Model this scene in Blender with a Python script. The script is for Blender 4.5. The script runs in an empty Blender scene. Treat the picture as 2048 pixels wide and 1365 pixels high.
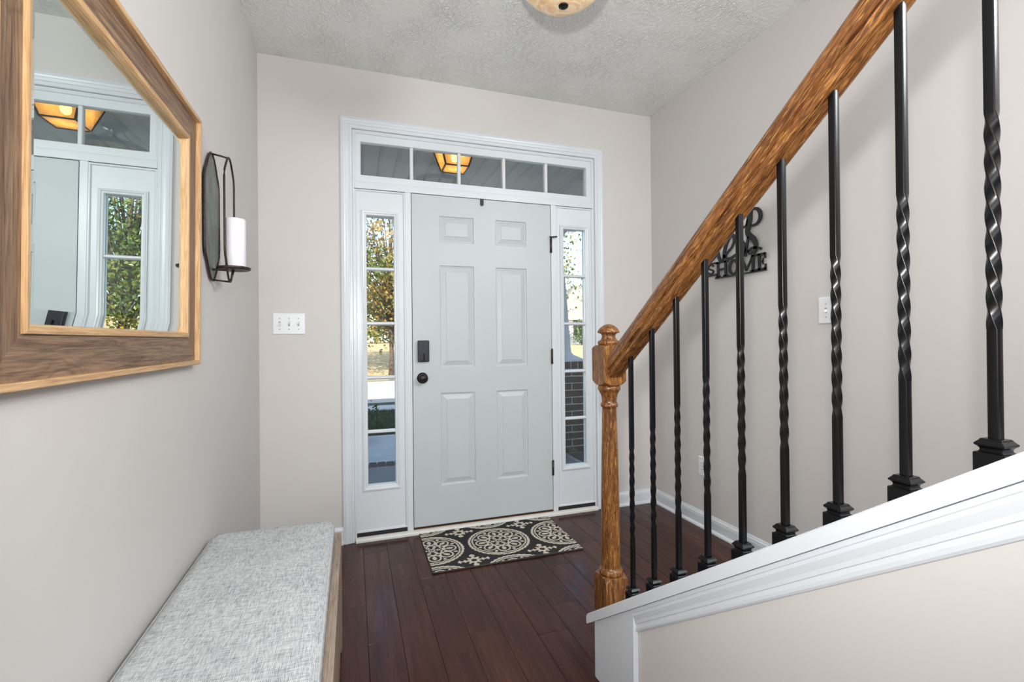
import bpy, bmesh, math, random
import numpy as np
from mathutils import Vector, Matrix

rnd = random.Random(11)
SC = bpy.context.scene
COL = SC.collection
W, H = 2.5313, 2.761           # foyer width and ceiling height
XS = 1.325                     # plane of the stair railing

# ------------------------------------------------------------------ camera
cam = bpy.data.cameras.new('camera')
cam.sensor_width = 36.0
cam.lens = 948.41 / 2048 * 36.0
cam.shift_x = 2.5233 / 2048
cam.shift_y = -6.9728 / 2048
cam.clip_start = 0.02
cam_o = bpy.data.objects.new('camera', cam)
COL.objects.link(cam_o)
_yaw, _pitch, _roll = 0.3228, 0.0041, -0.0095
_f = Vector((math.sin(_yaw) * math.cos(_pitch), math.cos(_yaw) * math.cos(_pitch), math.sin(_pitch)))
_r = Vector((math.cos(_yaw), -math.sin(_yaw), 0))
_u = _r.cross(_f)
_r2 = _r * math.cos(_roll) + _u * math.sin(_roll)
_u2 = -_r * math.sin(_roll) + _u * math.cos(_roll)
_m = Matrix((_r2, _u2, -_f)).transposed().to_4x4()
_m.translation = Vector((0.4847, -2.907, 1.1687))
cam_o.matrix_world = _m
SC.camera = cam_o

# ------------------------------------------------------------------ sky, sun, large lights, exposure
world = bpy.data.worlds.new('sky')
SC.world = world
world.use_nodes = True
_n = world.node_tree.nodes
_sky = _n.new('ShaderNodeTexSky')
_sky.sky_type = 'NISHITA'
_sky.sun_disc = False
_sky.sun_elevation = math.radians(33)
_sky.sun_rotation = math.radians(180)
_sky.air_density = 1.0
_sky.dust_density = 1.2
world.node_tree.links.new(_sky.outputs[0], _n['Background'].inputs['Color'])
_n['Background'].inputs['Strength'].default_value = 0.42

def light(name, kind, loc, direction, energy, color=(1, 1, 1), **kw):
    l = bpy.data.lights.new(name, kind)
    l.energy = energy
    l.color = color
    for k, v in kw.items():
        setattr(l, k, v)
    o = bpy.data.objects.new(name, l)
    COL.objects.link(o)
    o.location = loc
    o.rotation_euler = Vector(direction).to_track_quat('-Z', 'Y').to_euler()
    return o

light('sun', 'SUN', (0, -20, 15), (0.12, 0.84, -0.545), 8.0, (1.0, 0.95, 0.86), angle=0.009)
# the photographer's flash just above the camera
light('camera_flash', 'SPOT', (0.40, -2.97, 1.40), (0.45, 0.87, 0.12), 100.0, (1.0, 0.985, 0.965),
      spot_size=math.radians(138), spot_blend=1.0, shadow_soft_size=0.03)
# unseen fill lights, added out of view to brighten the foyer
light('right_wall_fill', 'AREA', (0.06, -4.3, 1.85), (1, 0.45, -0.08), 50.0, (0.93, 0.975, 1.0), shape='RECTANGLE', size=1.6, size_y=1.5)  # added fill, brightens the right wall and knee wall
light('left_wall_fill', 'AREA', (2.46, -3.15, 2.42), (-1, 0.55, -0.35), 58.0, (0.92, 0.97, 1.0), shape='RECTANGLE', size=0.7, size_y=0.5)  # added fill above the stairs, brightens the left wall
light('overhead_fill', 'AREA', (1.40, -4.1, 2.70), (0, 0.0, -1), 40.0, (0.98, 0.99, 1.0), shape='RECTANGLE', size=0.45, size_y=1.2)  # added fill from overhead, lifts walls evenly; no fixture here

SC.view_settings.view_transform = 'Standard'
SC.view_settings.look = 'None'
SC.view_settings.exposure = 0.05
SC.view_settings.gamma = 1.0
SC.view_settings.use_curve_mapping = False

# ------------------------------------------------------------------ helpers
def srgb(r, g, b):
    def c(v):
        v /= 255.0
        return v / 12.92 if v <= 0.04045 else ((v + 0.055) / 1.055) ** 2.4
    return (c(r), c(g), c(b), 1.0)

def tag(o, label=None, cat=None, group=None, kind=None):
    if label: o['label'] = label
    if cat: o['category'] = cat
    if group: o['group'] = group
    if kind: o['kind'] = kind
    return o

LOC = {}
def link(o, parent=None):
    COL.objects.link(o)
    if parent is not None:
        o.parent = parent
        o.matrix_parent_inverse = Matrix.Translation(-Vector(LOC.get(parent.name, (0, 0, 0))))
    return o

def empty(name, loc, label=None, cat=None, group=None, kind=None, parent=None):
    o = bpy.data.objects.new(name, None)
    o.empty_display_size = 0.1
    o.location = loc
    link(o, parent)
    LOC[o.name] = tuple(loc)
    return tag(o, label, cat, group, kind)

class MB:
    """collects geometry for ONE mesh object"""
    def __init__(s):
        s.v, s.f, s.sm = [], [], []
    def add(s, vs, fs, smooth=False):
        k = len(s.v)
        s.v += [tuple(p) for p in vs]
        s.f += [tuple(i + k for i in f) for f in fs]
        s.sm += [smooth] * len(fs)
        return s
    def box(s, x0, x1, y0, y1, z0, z1):
        v = [(x0, y0, z0), (x1, y0, z0), (x1, y1, z0), (x0, y1, z0), (x0, y0, z1), (x1, y0, z1), (x1, y1, z1), (x0, y1, z1)]
        return s.add(v, [(0, 3, 2, 1), (4, 5, 6, 7), (0, 1, 5, 4), (1, 2, 6, 5), (2, 3, 7, 6), (3, 0, 4, 7)])
    def quad(s, a, b, c, d):
        return s.add([a, b, c, d], [(0, 1, 2, 3)])
    def rings(s, rings, closed=True, caps=True, smooth=False):
        n = len(rings[0])
        vs = [p for r in rings for p in r]
        fs = []
        for i in range(len(rings) - 1):
            for j in range(n if closed else n - 1):
                k = (j + 1) % n
                fs.append((i * n + j, i * n + k, (i + 1) * n + k, (i + 1) * n + j))
        s.add(vs, fs, smooth)
        if caps and closed:
            s.add(rings[0], [tuple(range(n))[::-1]])
            s.add(rings[-1], [tuple(range(n))])
        return s
    def lathe(s, prof, c, n=32, axis='z', smooth=True, caps=True):
        rs = []
        for r, h in prof:
            ring = []
            for i in range(n):
                a = 2 * math.pi * i / n
                p, q = r * math.cos(a), r * math.sin(a)
                if axis == 'z': ring.append((c[0] + p, c[1] + q, c[2] + h))
                elif axis == 'y': ring.append((c[0] + p, c[1] + h, c[2] - q))
                else: ring.append((c[0] + h, c[1] + p, c[2] + q))
            rs.append(ring)
        return s.rings(rs, smooth=smooth, caps=caps)
    def tube(s, pts, r, n=8, closed=False, smooth=True):
        P = [Vector(p) for p in pts]
        m = len(P)
        rs = []
        ref = Vector((0.13, 0.31, 0.94))
        for i in range(m):
            if closed: t = P[(i + 1) % m] - P[i - 1]
            else: t = P[min(i + 1, m - 1)] - P[max(i - 1, 0)]
            t.normalize()
            a = t.cross(ref)
            if a.length < 1e-3: a = t.cross(Vector((1, 0, 0)))
            a.normalize()
            b = t.cross(a)
            rr = r[i] if isinstance(r, (list, tuple)) else r
            rs.append([P[i] + a * rr * math.cos(2 * math.pi * k / n) + b * rr * math.sin(2 * math.pi * k / n) for k in range(n)])
        if closed: rs.append(rs[0])
        return s.rings(rs, smooth=smooth, caps=not closed)
    def build(s, name, m, parent=None, label=None, cat=None, group=None, kind=None, bevel=0, seg=2, recalc=True):
        me = bpy.data.meshes.new(name)
        me.from_pydata(s.v, [], s.f)
        me.polygons.foreach_set('use_smooth', s.sm)
        if recalc or bevel:
            bm = bmesh.new()
            bm.from_mesh(me)
            bmesh.ops.remove_doubles(bm, verts=bm.verts, dist=1e-6)
            if recalc: bmesh.ops.recalc_face_normals(bm, faces=bm.faces)
            if bevel:
                es = [e for e in bm.edges if len(e.link_faces) == 2 and e.calc_face_angle(0) > 0.6]
                bmesh.ops.bevel(bm, geom=es, offset=bevel, segments=seg, profile=0.5, affect='EDGES', clamp_overlap=True)
            bm.to_mesh(me)
            bm.free()
        me.materials.append(m)
        o = bpy.data.objects.new(name, me)
        link(o, parent)
        return tag(o, label, cat, group, kind)

def sweep_rings(path, n, prof, closed=False):
    """mitred sweep of a profile [(outward offset, height along n)] along a polyline lying in a plane"""
    P = [Vector(p) for p in path]
    n = Vector(n).normalized()
    m = len(P)
    out = []
    for i in range(m):
        d1 = (P[i] - P[i - 1]).normalized() if (i > 0 or closed) else None
        d2 = (P[(i + 1) % m] - P[i]).normalized() if (i < m - 1 or closed) else None
        o1 = n.cross(d1) if d1 else None
        o2 = n.cross(d2) if d2 else None
        if o1 is None: mi = o2
        elif o2 is None: mi = o1
        else: mi = (o1 + o2) / (1 + o1.dot(o2))
        out.append([P[i] + mi * a + n * b for a, b in prof])
    return out

def sweep(path, n, prof, name, m, parent=None, closed=False, closedprof=True, **kw):
    r = sweep_rings(path, n, prof, closed)
    mb = MB()
    if closed: r.append(r[0])
    mb.rings(r, closed=closedprof, caps=not closed)
    return mb.build(name, m, parent, **kw)

def gridface(mb, xs, zs, holes, y):
    for i in range(len(xs) - 1):
        for j in range(len(zs) - 1):
            cx, cz = (xs[i] + xs[i + 1]) / 2, (zs[j] + zs[j + 1]) / 2
            if any(h[0] < cx < h[1] and h[2] < cz < h[3] for h in holes): continue
            mb.quad((xs[i], y, zs[j]), (xs[i + 1], y, zs[j]), (xs[i + 1], y, zs[j + 1]), (xs[i], y, zs[j + 1]))

def holed_slab(mb, x0, x1, z0, z1, holes, y0, y1):
    xs = sorted({x0, x1} | {h[0] for h in holes} | {h[1] for h in holes})
    zs = sorted({z0, z1} | {h[2] for h in holes} | {h[3] for h in holes})
    gridface(mb, xs, zs, holes, y0)
    gridface(mb, xs, zs, holes, y1)
    def edge(a, b, c, d):
        mb.quad((a, y0, b), (c, y0, d), (c, y1, d), (a, y1, b))
    for r in [(x0, x1, z0, z1)] + list(holes):
        for i in range(len(xs) - 1):
            if xs[i] >= r[0] - 1e-9 and xs[i + 1] <= r[1] + 1e-9:
                edge(xs[i], r[2], xs[i + 1], r[2]); edge(xs[i], r[3], xs[i + 1], r[3])
        for j in range(len(zs) - 1):
            if zs[j] >= r[2] - 1e-9 and zs[j + 1] <= r[3] + 1e-9:
                edge(r[0], zs[j], r[0], zs[j + 1]); edge(r[1], zs[j], r[1], zs[j + 1])

def nested(mb, x0, x1, z0, z1, steps, y):
    rs = [[(x0 + i, y + d, z0 + i), (x1 - i, y + d, z0 + i), (x1 - i, y + d, z1 - i), (x0 + i, y + d, z1 - i)] for i, d in steps]
    mb.rings(rs, caps=False)
    mb.add(rs[-1], [(0, 1, 2, 3)])

# ------------------------------------------------------------------ materials
class NT:
    def __init__(s, name):
        s.m = bpy.data.materials.new(name)
        s.m.use_nodes = True
        s.t = s.m.node_tree
        s.b = s.t.nodes['Principled BSDF']
        s.out = s.t.nodes['Material Output']
    def n(s, typ, ins=None, **kw):
        nd = s.t.nodes.new('ShaderNode' + typ)
        for k, v in kw.items(): setattr(nd, k, v)
        for k, v in (ins or {}).items(): s.set(nd, k, v)
        return nd
    def set(s, nd, k, v):
        if hasattr(v, 'is_output'): s.t.links.new(v, nd.inputs[k])
        else: nd.inputs[k].default_value = v
    def bsdf(s, **kw):
        for k, v in kw.items(): s.set(s.b, k.replace('_', ' '), v)
        return s
    def coords(s, scale=(1, 1, 1), rot=(0, 0, 0), loc=(0, 0, 0), kind='Object'):
        tc = s.n('TexCoord')
        mp = s.n('Mapping', {'Scale': scale, 'Rotation': rot, 'Location': loc})
        s.t.links.new(tc.outputs[kind], mp.inputs['Vector'])
        return mp.outputs[0]
    def noise(s, vec, scale, detail=4, rough=0.5, dist=0.0):
        nd = s.n('TexNoise', {'Scale': scale, 'Detail': detail, 'Roughness': rough, 'Distortion': dist})
        if vec is not None: s.t.links.new(vec, nd.inputs['Vector'])
        return nd.outputs['Fac']
    def ramp(s, fac, stops):
        nd = s.n('ValToRGB')
        s.t.links.new(fac, nd.inputs['Fac'])
        e = nd.color_ramp.elements
        while len(e) < len(stops): e.new(0.5)
        for el, (p, c) in zip(e, stops):
            el.position = p
            el.color = c if len(c) == 4 else (*c, 1)
        return nd.outputs['Color']
    def mix(s, fac, a, b, blend='MIX'):
        nd = s.n('Mix', data_type='RGBA', blend_type=blend)
        s.set(nd, 0, fac); s.set(nd, 6, a); s.set(nd, 7, b)
        return nd.outputs[2]
    def math(s, op, a, b=0.0):
        nd = s.n('Math', operation=op)
        s.set(nd, 0, a); s.set(nd, 1, b)
        return nd.outputs[0]
    def bump(s, h, strength=0.2, dist=0.01):
        nd = s.n('Bump', {'Strength': strength, 'Distance': dist, 'Height': h})
        s.t.links.new(nd.outputs[0], s.b.inputs['Normal'])
        return s
    def rand(s):
        return s.n('ObjectInfo').outputs['Random']

def plain(name, col, rough=0.5, metal=0.0, spec=0.5, noise=0.0, nscale=30, bump=0.0, bscale=200):
    t = NT(name)
    t.bsdf(Roughness=rough, Metallic=metal)
    t.b.inputs['Specular IOR Level'].default_value = spec
    c = t.coords()
    if noise:
        f = t.noise(c, nscale)
        a = tuple(max(0, x * (1 - noise)) for x in col[:3]) + (1,)
        b = tuple(min(1, x * (1 + noise)) for x in col[:3]) + (1,)
        t.bsdf(Base_Color=t.ramp(f, [(0.3, a), (0.7, b)]))
    else:
        t.bsdf(Base_Color=col)
    if bump: t.bump(t.noise(c, bscale, 3), bump, 0.002)
    return t.m

M = {}
def wall_mat(name, col):
    t = NT(name)
    c = t.coords()
    f = t.noise(c, 1.3, 3)
    a = tuple(x * 0.975 for x in col[:3]) + (1,)
    t.bsdf(Base_Color=t.ramp(f, [(0.35, a), (0.65, col)]), Roughness=0.62)
    t.b.inputs['Specular IOR Level'].default_value = 0.25
    t.bump(t.noise(c, 260, 3), 0.08, 0.002)
    return t.m
M['wall'] = wall_mat('greige_wall_paint', srgb(211, 207, 204))

t = NT('stomped_ceiling_paint')
c = t.coords()
big = t.noise(c, 4.0, 2, 0.5, 0.0)
wv = t.n('TexWave', {'Scale': 18.0, 'Distortion': 14.0, 'Detail': 4.0, 'Detail Scale': 1.4}, wave_type='BANDS')
t.t.links.new(c, wv.inputs['Vector'])
hgt = t.math('MULTIPLY', wv.outputs['Fac'], t.math('SUBTRACT', big, 0.32))
t.bsdf(Base_Color=srgb(233, 234, 232), Roughness=0.7)
t.bump(t.math('ADD', hgt, t.math('MULTIPLY', t.noise(c, 45, 4), 0.35)), 0.65, 0.02)
M['ceiling'] = t.m

M['trim'] = plain('white_trim_paint', srgb(218, 223, 228), 0.30, noise=0.015, nscale=5)
M['door_paint'] = plain('white_door_paint', srgb(193, 200, 202), 0.42, noise=0.02, nscale=3, bump=0.03, bscale=120)
M['shoe_white'] = plain('worn_white_paint', srgb(216, 216, 211), 0.4, noise=0.06, nscale=18)
M['black_strip'] = plain('black_weatherstrip', srgb(36, 34, 34), 0.6)
M['plate_white'] = plain('white_switch_plastic', srgb(232, 234, 236), 0.22)
M['plate_screw'] = plain('painted_screw_head', srgb(150, 150, 148), 0.4)
M['bronze'] = plain('oil_rubbed_bronze', srgb(44, 40, 40), 0.32, metal=0.75)
M['bronze_worn'] = plain('worn_bronze_hinge', srgb(78, 66, 56), 0.4, metal=0.7, noise=0.3, nscale=120)
M['lock'] = plain('dark_grey_lock_body', srgb(42, 44, 52), 0.45, metal=0.2)
M['iron'] = plain('satin_black_iron', srgb(11, 11, 13), 0.27, spec=0.25, noise=0.1, nscale=60, bump=0.02, bscale=300)
M['sign_black'] = plain('matte_black_metal', srgb(20, 21, 24), 0.5)
M['threshold'] = plain('threshold_metal', srgb(92, 92, 92), 0.4, metal=0.6)
M['threshold_wood'] = plain('threshold_oak', srgb(150, 92, 52), 0.5, noise=0.3, nscale=40)

def wood(name, stops, axis, grain=26.0, along=1.2, rough=0.35, fine=160.0, bump=0.15, rand=False, spec=0.5, coat=0.0, dist=1.5, pores=None):
    """grain stretched along one object axis (0, 1 or 2)"""
    t = NT(name)
    sc = [1.0, 1.0, 1.0]
    sc[axis] = along / grain
    loc = (0, 0, 0)
    c = t.coords(tuple(sc))
    if rand:
        cb = t.n('CombineXYZ')
        r = t.math('MULTIPLY', t.rand(), 37.0)
        for i in range(3): t.t.links.new(r, cb.inputs[i])
        ad = t.n('VectorMath', operation='ADD')
        t.t.links.new(c, ad.inputs[0]); t.t.links.new(cb.outputs[0], ad.inputs[1])
        c = ad.outputs[0]
    f = t.noise(c, grain, 5, 0.6, dist)
    g = t.noise(c, fine, 3, 0.6, 0.3)
    s = t.math('ADD', t.math('MULTIPLY', f, 0.7), t.math('MULTIPLY', g, 0.3))
    col = t.ramp(s, stops)
    if pores:
        sp = [1.0, 1.0, 1.0]
        sp[axis] = 0.07
        pn = t.noise(t.coords(tuple(sp)), 650, 1, 0.5, 0.0)
        fl = [1.0, 1.0, 1.0]
        fl[axis] = 0.14
        fn = t.noise(t.coords(tuple(fl)), 210, 2, 0.6, 0.8)
        col = t.mix(t.ramp(fn, [(0.54, (0, 0, 0)), (0.66, (0.5,) * 3)]), col, pores[1])
        col = t.mix(t.ramp(pn, [(0.36, (0.8,) * 3), (0.46, (0, 0, 0))]), col, pores[0])
    if rand:
        hv = t.n('HueSaturation', {'Hue': 0.5, 'Saturation': 1.0})
        t.t.links.new(col, hv.inputs['Color'])
        t.t.links.new(t.math('ADD', t.math('MULTIPLY', t.rand(), 0.5), 0.78), hv.inputs['Value'])
        col = hv.outputs[0]
    t.bsdf(Base_Color=col, Roughness=rough)
    t.b.inputs['Specular IOR Level'].default_value = spec
    t.b.inputs['Coat Weight'].default_value = coat
    t.b.inputs['Coat Roughness'].default_value = 0.15
    t.bump(s, bump, 0.003)
    return t
OAK = [(0.34, srgb(58, 33, 17)), (0.45, srgb(96, 58, 29)), (0.55, srgb(128, 82, 42)), (0.66, srgb(160, 110, 60))]
PORE = (srgb(44, 24, 12), srgb(196, 144, 82))
M['oak_x'] = wood('stained_oak_rail', OAK, 0, 80, 5.0, 0.30, 420, 0.3, spec=0.4, dist=1.0, pores=PORE).m
M['oak_z'] = wood('stained_oak_newel', OAK, 2, 80, 5.0, 0.30, 420, 0.3, spec=0.4, dist=1.0, pores=PORE).m
BARN = [(0.30, srgb(58, 42, 32)), (0.42, srgb(104, 80, 62)), (0.55, srgb(138, 110, 86)), (0.72, srgb(166, 138, 110))]
PALE = [(0.34, srgb(160, 120, 80)), (0.5, srgb(198, 158, 112)), (0.66, srgb(222, 186, 142))]
for k, ax in (('y', 1), ('z', 2)):
    tb = wood('barnwood_grain_' + k, BARN, ax, 75, 3.5, 0.5, 420, 0.45, dist=1.6)
    # knots: dark eyes with rings of grain round them
    c = tb.coords((1, 0.42, 1) if ax == 1 else (1, 1, 0.42), loc=(0.3, 0.63, 0.4))
    wn = tb.n('TexNoise', {'Scale': 14.0, 'Detail': 2.0})
    tb.t.links.new(c, wn.inputs['Vector'])
    wmix = tb.n('Mix', data_type='RGBA', blend_type='LINEAR_LIGHT')
    wmix.inputs[0].default_value = 0.03
    tb.t.links.new(c, wmix.inputs[6]); tb.t.links.new(wn.outputs['Color'], wmix.inputs[7])
    vo = tb.n('TexVoronoi', {'Scale': 5.0, 'Randomness': 1.0})
    tb.t.links.new(wmix.outputs[2], vo.inputs['Vector'])
    dd = vo.outputs['Distance']
    rings = tb.math('MULTIPLY', tb.math('ADD', tb.math('SINE', tb.math('MULTIPLY', dd, 120.0)), 1.0), 0.5)
    rmask = tb.ramp(dd, [(0.05, (0.8,) * 3), (0.18, (0.42,) * 3), (0.34, (0.0,) * 3)])
    eye = tb.ramp(dd, [(0.03, (1, 1, 1)), (0.075, (0.5, 0.5, 0.5)), (0.09, (0, 0, 0))])
    kf = tb.math('MAXIMUM', tb.math('MULTIPLY', tb.math('POWER', rings, 3.0), rmask), tb.math('MULTIPLY', eye, 0.9))
    old = tb.b.inputs['Base Color'].links[0].from_socket
    tb.bsdf(Base_Color=tb.mix(kf, old, srgb(62, 44, 33)))
    M['barn_' + k] = tb.m
    M['pale_' + k] = wood('pale_oak_lip_' + k, PALE, ax, 110, 5, 0.45, 420, 0.15).m
GREYOAK = [(0.34, srgb(112, 96, 82)), (0.5, srgb(152, 134, 118)), (0.66, srgb(176, 158, 142))]
M['bench_wood'] = wood('greyed_oak_laminate', GREYOAK, 1, 110, 5, 0.5, 420, 0.12).m

FLOOR = [(0.25, srgb(40, 20, 15)), (0.45, srgb(57, 30, 23)), (0.58, srgb(68, 38, 29)), (0.80, srgb(86, 51, 39))]
tf = wood('dark_handscraped_hardwood', FLOOR, 1, 34, 2.2, 0.27, 260, 0.05, rand=True, spec=0.2, dist=0.25)
c = tf.coords((1, 0.35, 1))
scr = tf.noise(c, 16, 3, 0.5, 0.6)
c2 = tf.coords((1, 0.05, 1), rot=(0, 0, 0.05))
scr2 = tf.noise(c2, 60, 1, 0.4, 0.2)
hh = tf.noise(tf.coords((1, 0.22, 1)), 13, 1, 0.4, 0.0)
tf.bump(hh, 0.10, 0.02)
tf.bsdf(Roughness=tf.ramp(tf.noise(c, 9, 3), [(0.3, (0.17,) * 3), (0.7, (0.27,) * 3)]))
M['floor'] = tf.m

t = NT('mirror_silver')
t.bsdf(Base_Color=(0.80, 0.87, 0.855, 1), Metallic=1.0, Roughness=0.0)
M['mirror'] = t.m

def glass_mat(name, tint, refl=1.0):
    t = NT(name)
    tr = t.n('BsdfTransparent', {'Color': tint})
    gl = t.n('BsdfGlossy', {'Color': (1, 1, 1, 1), 'Roughness': 0.0})
    fr = t.n('Fresnel', {'IOR': 1.5})
    mx = t.n('MixShader')
    t.t.links.new(t.math('MULTIPLY', fr.outputs[0], refl), mx.inputs[0])
    t.t.links.new(tr.outputs[0], mx.inputs[1]); t.t.links.new(gl.outputs[0], mx.inputs[2])
    t.t.links.new(mx.outputs[0], t.out.inputs['Surface'])
    return t.m
M['glass'] = glass_mat('window_glass', (0.97, 0.985, 0.98, 1))
M['lens'] = plain('dark_house_window', srgb(60, 70, 82), 0.08)

# linen cushion
t = NT('grey_linen_weave')
def weave(vec, s):
    wx = t.n('TexWave', {'Scale': s, 'Distortion': 2.5, 'Detail': 2.0, 'Detail Scale': 1.5}, wave_type='BANDS', bands_direction='X')
    wy = t.n('TexWave', {'Scale': s, 'Distortion': 2.5, 'Detail': 2.0, 'Detail Scale': 1.5}, wave_type='BANDS', bands_direction='Y')
    t.t.links.new(vec, wx.inputs['Vector']); t.t.links.new(vec, wy.inputs['Vector'])
    return wx.outputs['Fac'], wy.outputs['Fac']
c = t.coords()
wx, wy = weave(c, 85)
nx = t.noise(t.coords((1, 0.12, 0.4)), 330, 2, 0.6)
ny = t.noise(t.coords((0.12, 1, 0.4)), 330, 2, 0.6)
s = t.math('ADD', t.math('MULTIPLY', t.math('ADD', wx, wy), 0.12), t.math('MULTIPLY', t.math('ADD', nx, ny), 0.5))
s = t.math('ADD', s, t.math('MULTIPLY', t.math('SUBTRACT', t.noise(c, 7, 3), 0.5), 0.12))
t.bsdf(Base_Color=t.ramp(s, [(0.40, srgb(116, 119, 122)), (0.58, srgb(182, 185, 187)), (0.80, srgb(222, 224, 224))]), Roughness=0.95)
t.b.inputs['Specular IOR Level'].default_value = 0.15
t.bump(s, 0.6, 0.004)
M['linen'] = t.m
M['piping'] = plain('pale_grey_piping', srgb(196, 198, 198), 0.9, noise=0.1, nscale=300)

# rug: pattern in a colour attribute (dye of the yarn)
t = NT('woven_rug_yarn')
at = t.n('VertexColor', layer_name='dye')
t.bsdf(Base_Color=t.mix(0.35, at.outputs['Color'], t.mix(1.0, at.outputs['Color'], t.ramp(t.noise(t.coords(), 420, 2), [(0.3, (0.45,) * 3), (0.7, (1, 1, 1))]), 'MULTIPLY')), Roughness=0.95)
t.b.inputs['Specular IOR Level'].default_value = 0.1
t.bump(t.noise(t.coords(), 500, 2), 0.5, 0.003)
M['rug'] = t.m
M['rug_edge'] = plain('rug_binding', srgb(62, 60, 60), 0.9, noise=0.2, nscale=300)

t = NT('galvanised_plate')
c = t.coords((0.4, 1, 0.25))
t.bsdf(Base_Color=t.ramp(t.noise(c, 40, 4), [(0.3, srgb(92, 98, 92)), (0.7, srgb(128, 134, 127))]), Metallic=0.25, Roughness=0.5)
M['galv'] = t.m
M['sconce_iron'] = plain('aged_brown_iron', srgb(62, 49, 43), 0.45, metal=0.5, noise=0.4, nscale=90)
t = NT('ivory_candle_wax')
t.bsdf(Base_Color=srgb(234, 230, 238), Roughness=0.45)
t.b.inputs['Subsurface Weight'].default_value = 0.25
t.b.inputs['Subsurface Radius'].default_value = (0.02, 0.015, 0.012)
M['wax'] = t.m
M['wick'] = plain('charred_wick', srgb(30, 26, 24), 0.9)

# lit alabaster bowl
t = NT('alabaster_glass')
c = t.coords()
vn = t.ramp(t.noise(c, 9, 5, 0.6, 2.2), [(0.35, srgb(220, 176, 128)), (0.5, srgb(236, 200, 156)), (0.56, srgb(248, 226, 194)), (0.62, srgb(232, 194, 148))])
t.bsdf(Base_Color=vn, Roughness=0.3, Emission_Color=vn, Emission_Strength=0.16)
M['alabaster'] = t.m
t = NT('amber_seedy_glass')
c = t.coords()
col = t.ramp(t.noise(c, 22, 5, 0.6, 1.0), [(0.3, srgb(226, 186, 128)), (0.55, srgb(246, 218, 170)), (0.75, srgb(234, 198, 146))])
dif = t.n('BsdfTranslucent'); t.t.links.new(col, dif.inputs['Color'])
tr = t.n('BsdfTransparent'); t.t.links.new(col, tr.inputs['Color'])
mx = t.n('MixShader', {0: 0.45})
t.t.links.new(dif.outputs[0], mx.inputs[1]); t.t.links.new(tr.outputs[0], mx.inputs[2])
t.t.links.new(mx.outputs[0], t.out.inputs['Surface'])
M['amber'] = t.m
t = NT('lit_bulb')
t.bsdf(Base_Color=(1, 0.8, 0.5, 1), Emission_Color=(1.0, 0.80, 0.52, 1), Emission_Strength=34.0)
M['bulb'] = t.m

# outdoors
M['soffit'] = plain('porch_ceiling_vinyl', srgb(236, 234, 224), 0.5, noise=0.02, nscale=4)
M['siding'] = plain('white_vinyl_siding', srgb(222, 224, 226), 0.5, noise=0.02, nscale=4)
M['ext_white'] = plain('white_exterior_paint', srgb(226, 230, 234), 0.45)
def concrete(name, col):
    t = NT(name)
    c = t.coords()
    f = t.noise(c, 3, 6, 0.65)
    a = tuple(x * 0.82 for x in col[:3]) + (1,)
    t.bsdf(Base_Color=t.ramp(f, [(0.3, a), (0.7, col)]), Roughness=0.85)
    t.bump(t.noise(c, 90, 4), 0.25, 0.004)
    return t.m
M['concrete'] = concrete('grey_concrete', srgb(150, 149, 145))
M['walk'] = concrete('pale_walk_concrete', srgb(206, 204, 198))
M['road'] = concrete('pale_road_concrete', srgb(204, 198, 190))
M['mortar'] = plain('pale_mortar', srgb(196, 194, 188), 0.9, noise=0.08, nscale=80)
t = NT('charcoal_brick')
c = t.coords(kind='Object')
r = t.rand()
f = t.noise(c, 60, 5, 0.7, 0.6)
t.bsdf(Base_Color=t.mix(t.math('MULTIPLY', r, 0.6), t.ramp(f, [(0.32, srgb(48, 42, 40)), (0.5, srgb(84, 74, 68)), (0.66, srgb(112, 102, 96)), (0.74, srgb(168, 164, 160))]), srgb(92, 76, 66)), Roughness=0.85)
t.bump(f, 0.8, 0.01)
M['brick'] = t.m
def grass_mat(name, stops):
    t = NT(name)
    c = t.coords()
    f = t.math('ADD', t.math('MULTIPLY', t.noise(c, 1.2, 4, 0.6), 0.6), t.math('MULTIPLY', t.noise(c, 45, 3), 0.4))
    t.bsdf(Base_Color=t.ramp(f, stops), Roughness=0.95)
    t.bump(t.noise(c, 70, 3), 0.8, 0.03)
    return t.m
M['lawn'] = grass_mat('green_lawn', [(0.35, srgb(50, 64, 44)), (0.5, srgb(72, 86, 58)), (0.65, srgb(96, 106, 74))])
M['drygrass'] = grass_mat('dry_tan_lawn', [(0.35, srgb(178, 150, 104)), (0.5, srgb(204, 178, 130)), (0.65, srgb(222, 200, 156))])
M['blade'] = plain('grass_blade', srgb(70, 84, 56), 0.8, noise=0.3, nscale=20)
M['mulch'] = plain('pine_mulch', srgb(96, 66, 46), 0.95, noise=0.4, nscale=60, bump=0.8, bscale=60)
M['bark'] = plain('tree_bark', srgb(92, 80, 70), 0.9, noise=0.35, nscale=25, bump=0.8, bscale=50)
M['roof'] = plain('brown_shingle', srgb(148, 142, 132), 0.9, noise=0.25, nscale=14, bump=0.6, bscale=30)
M['shutter'] = plain('dark_shutter', srgb(46, 46, 50), 0.6)
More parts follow.
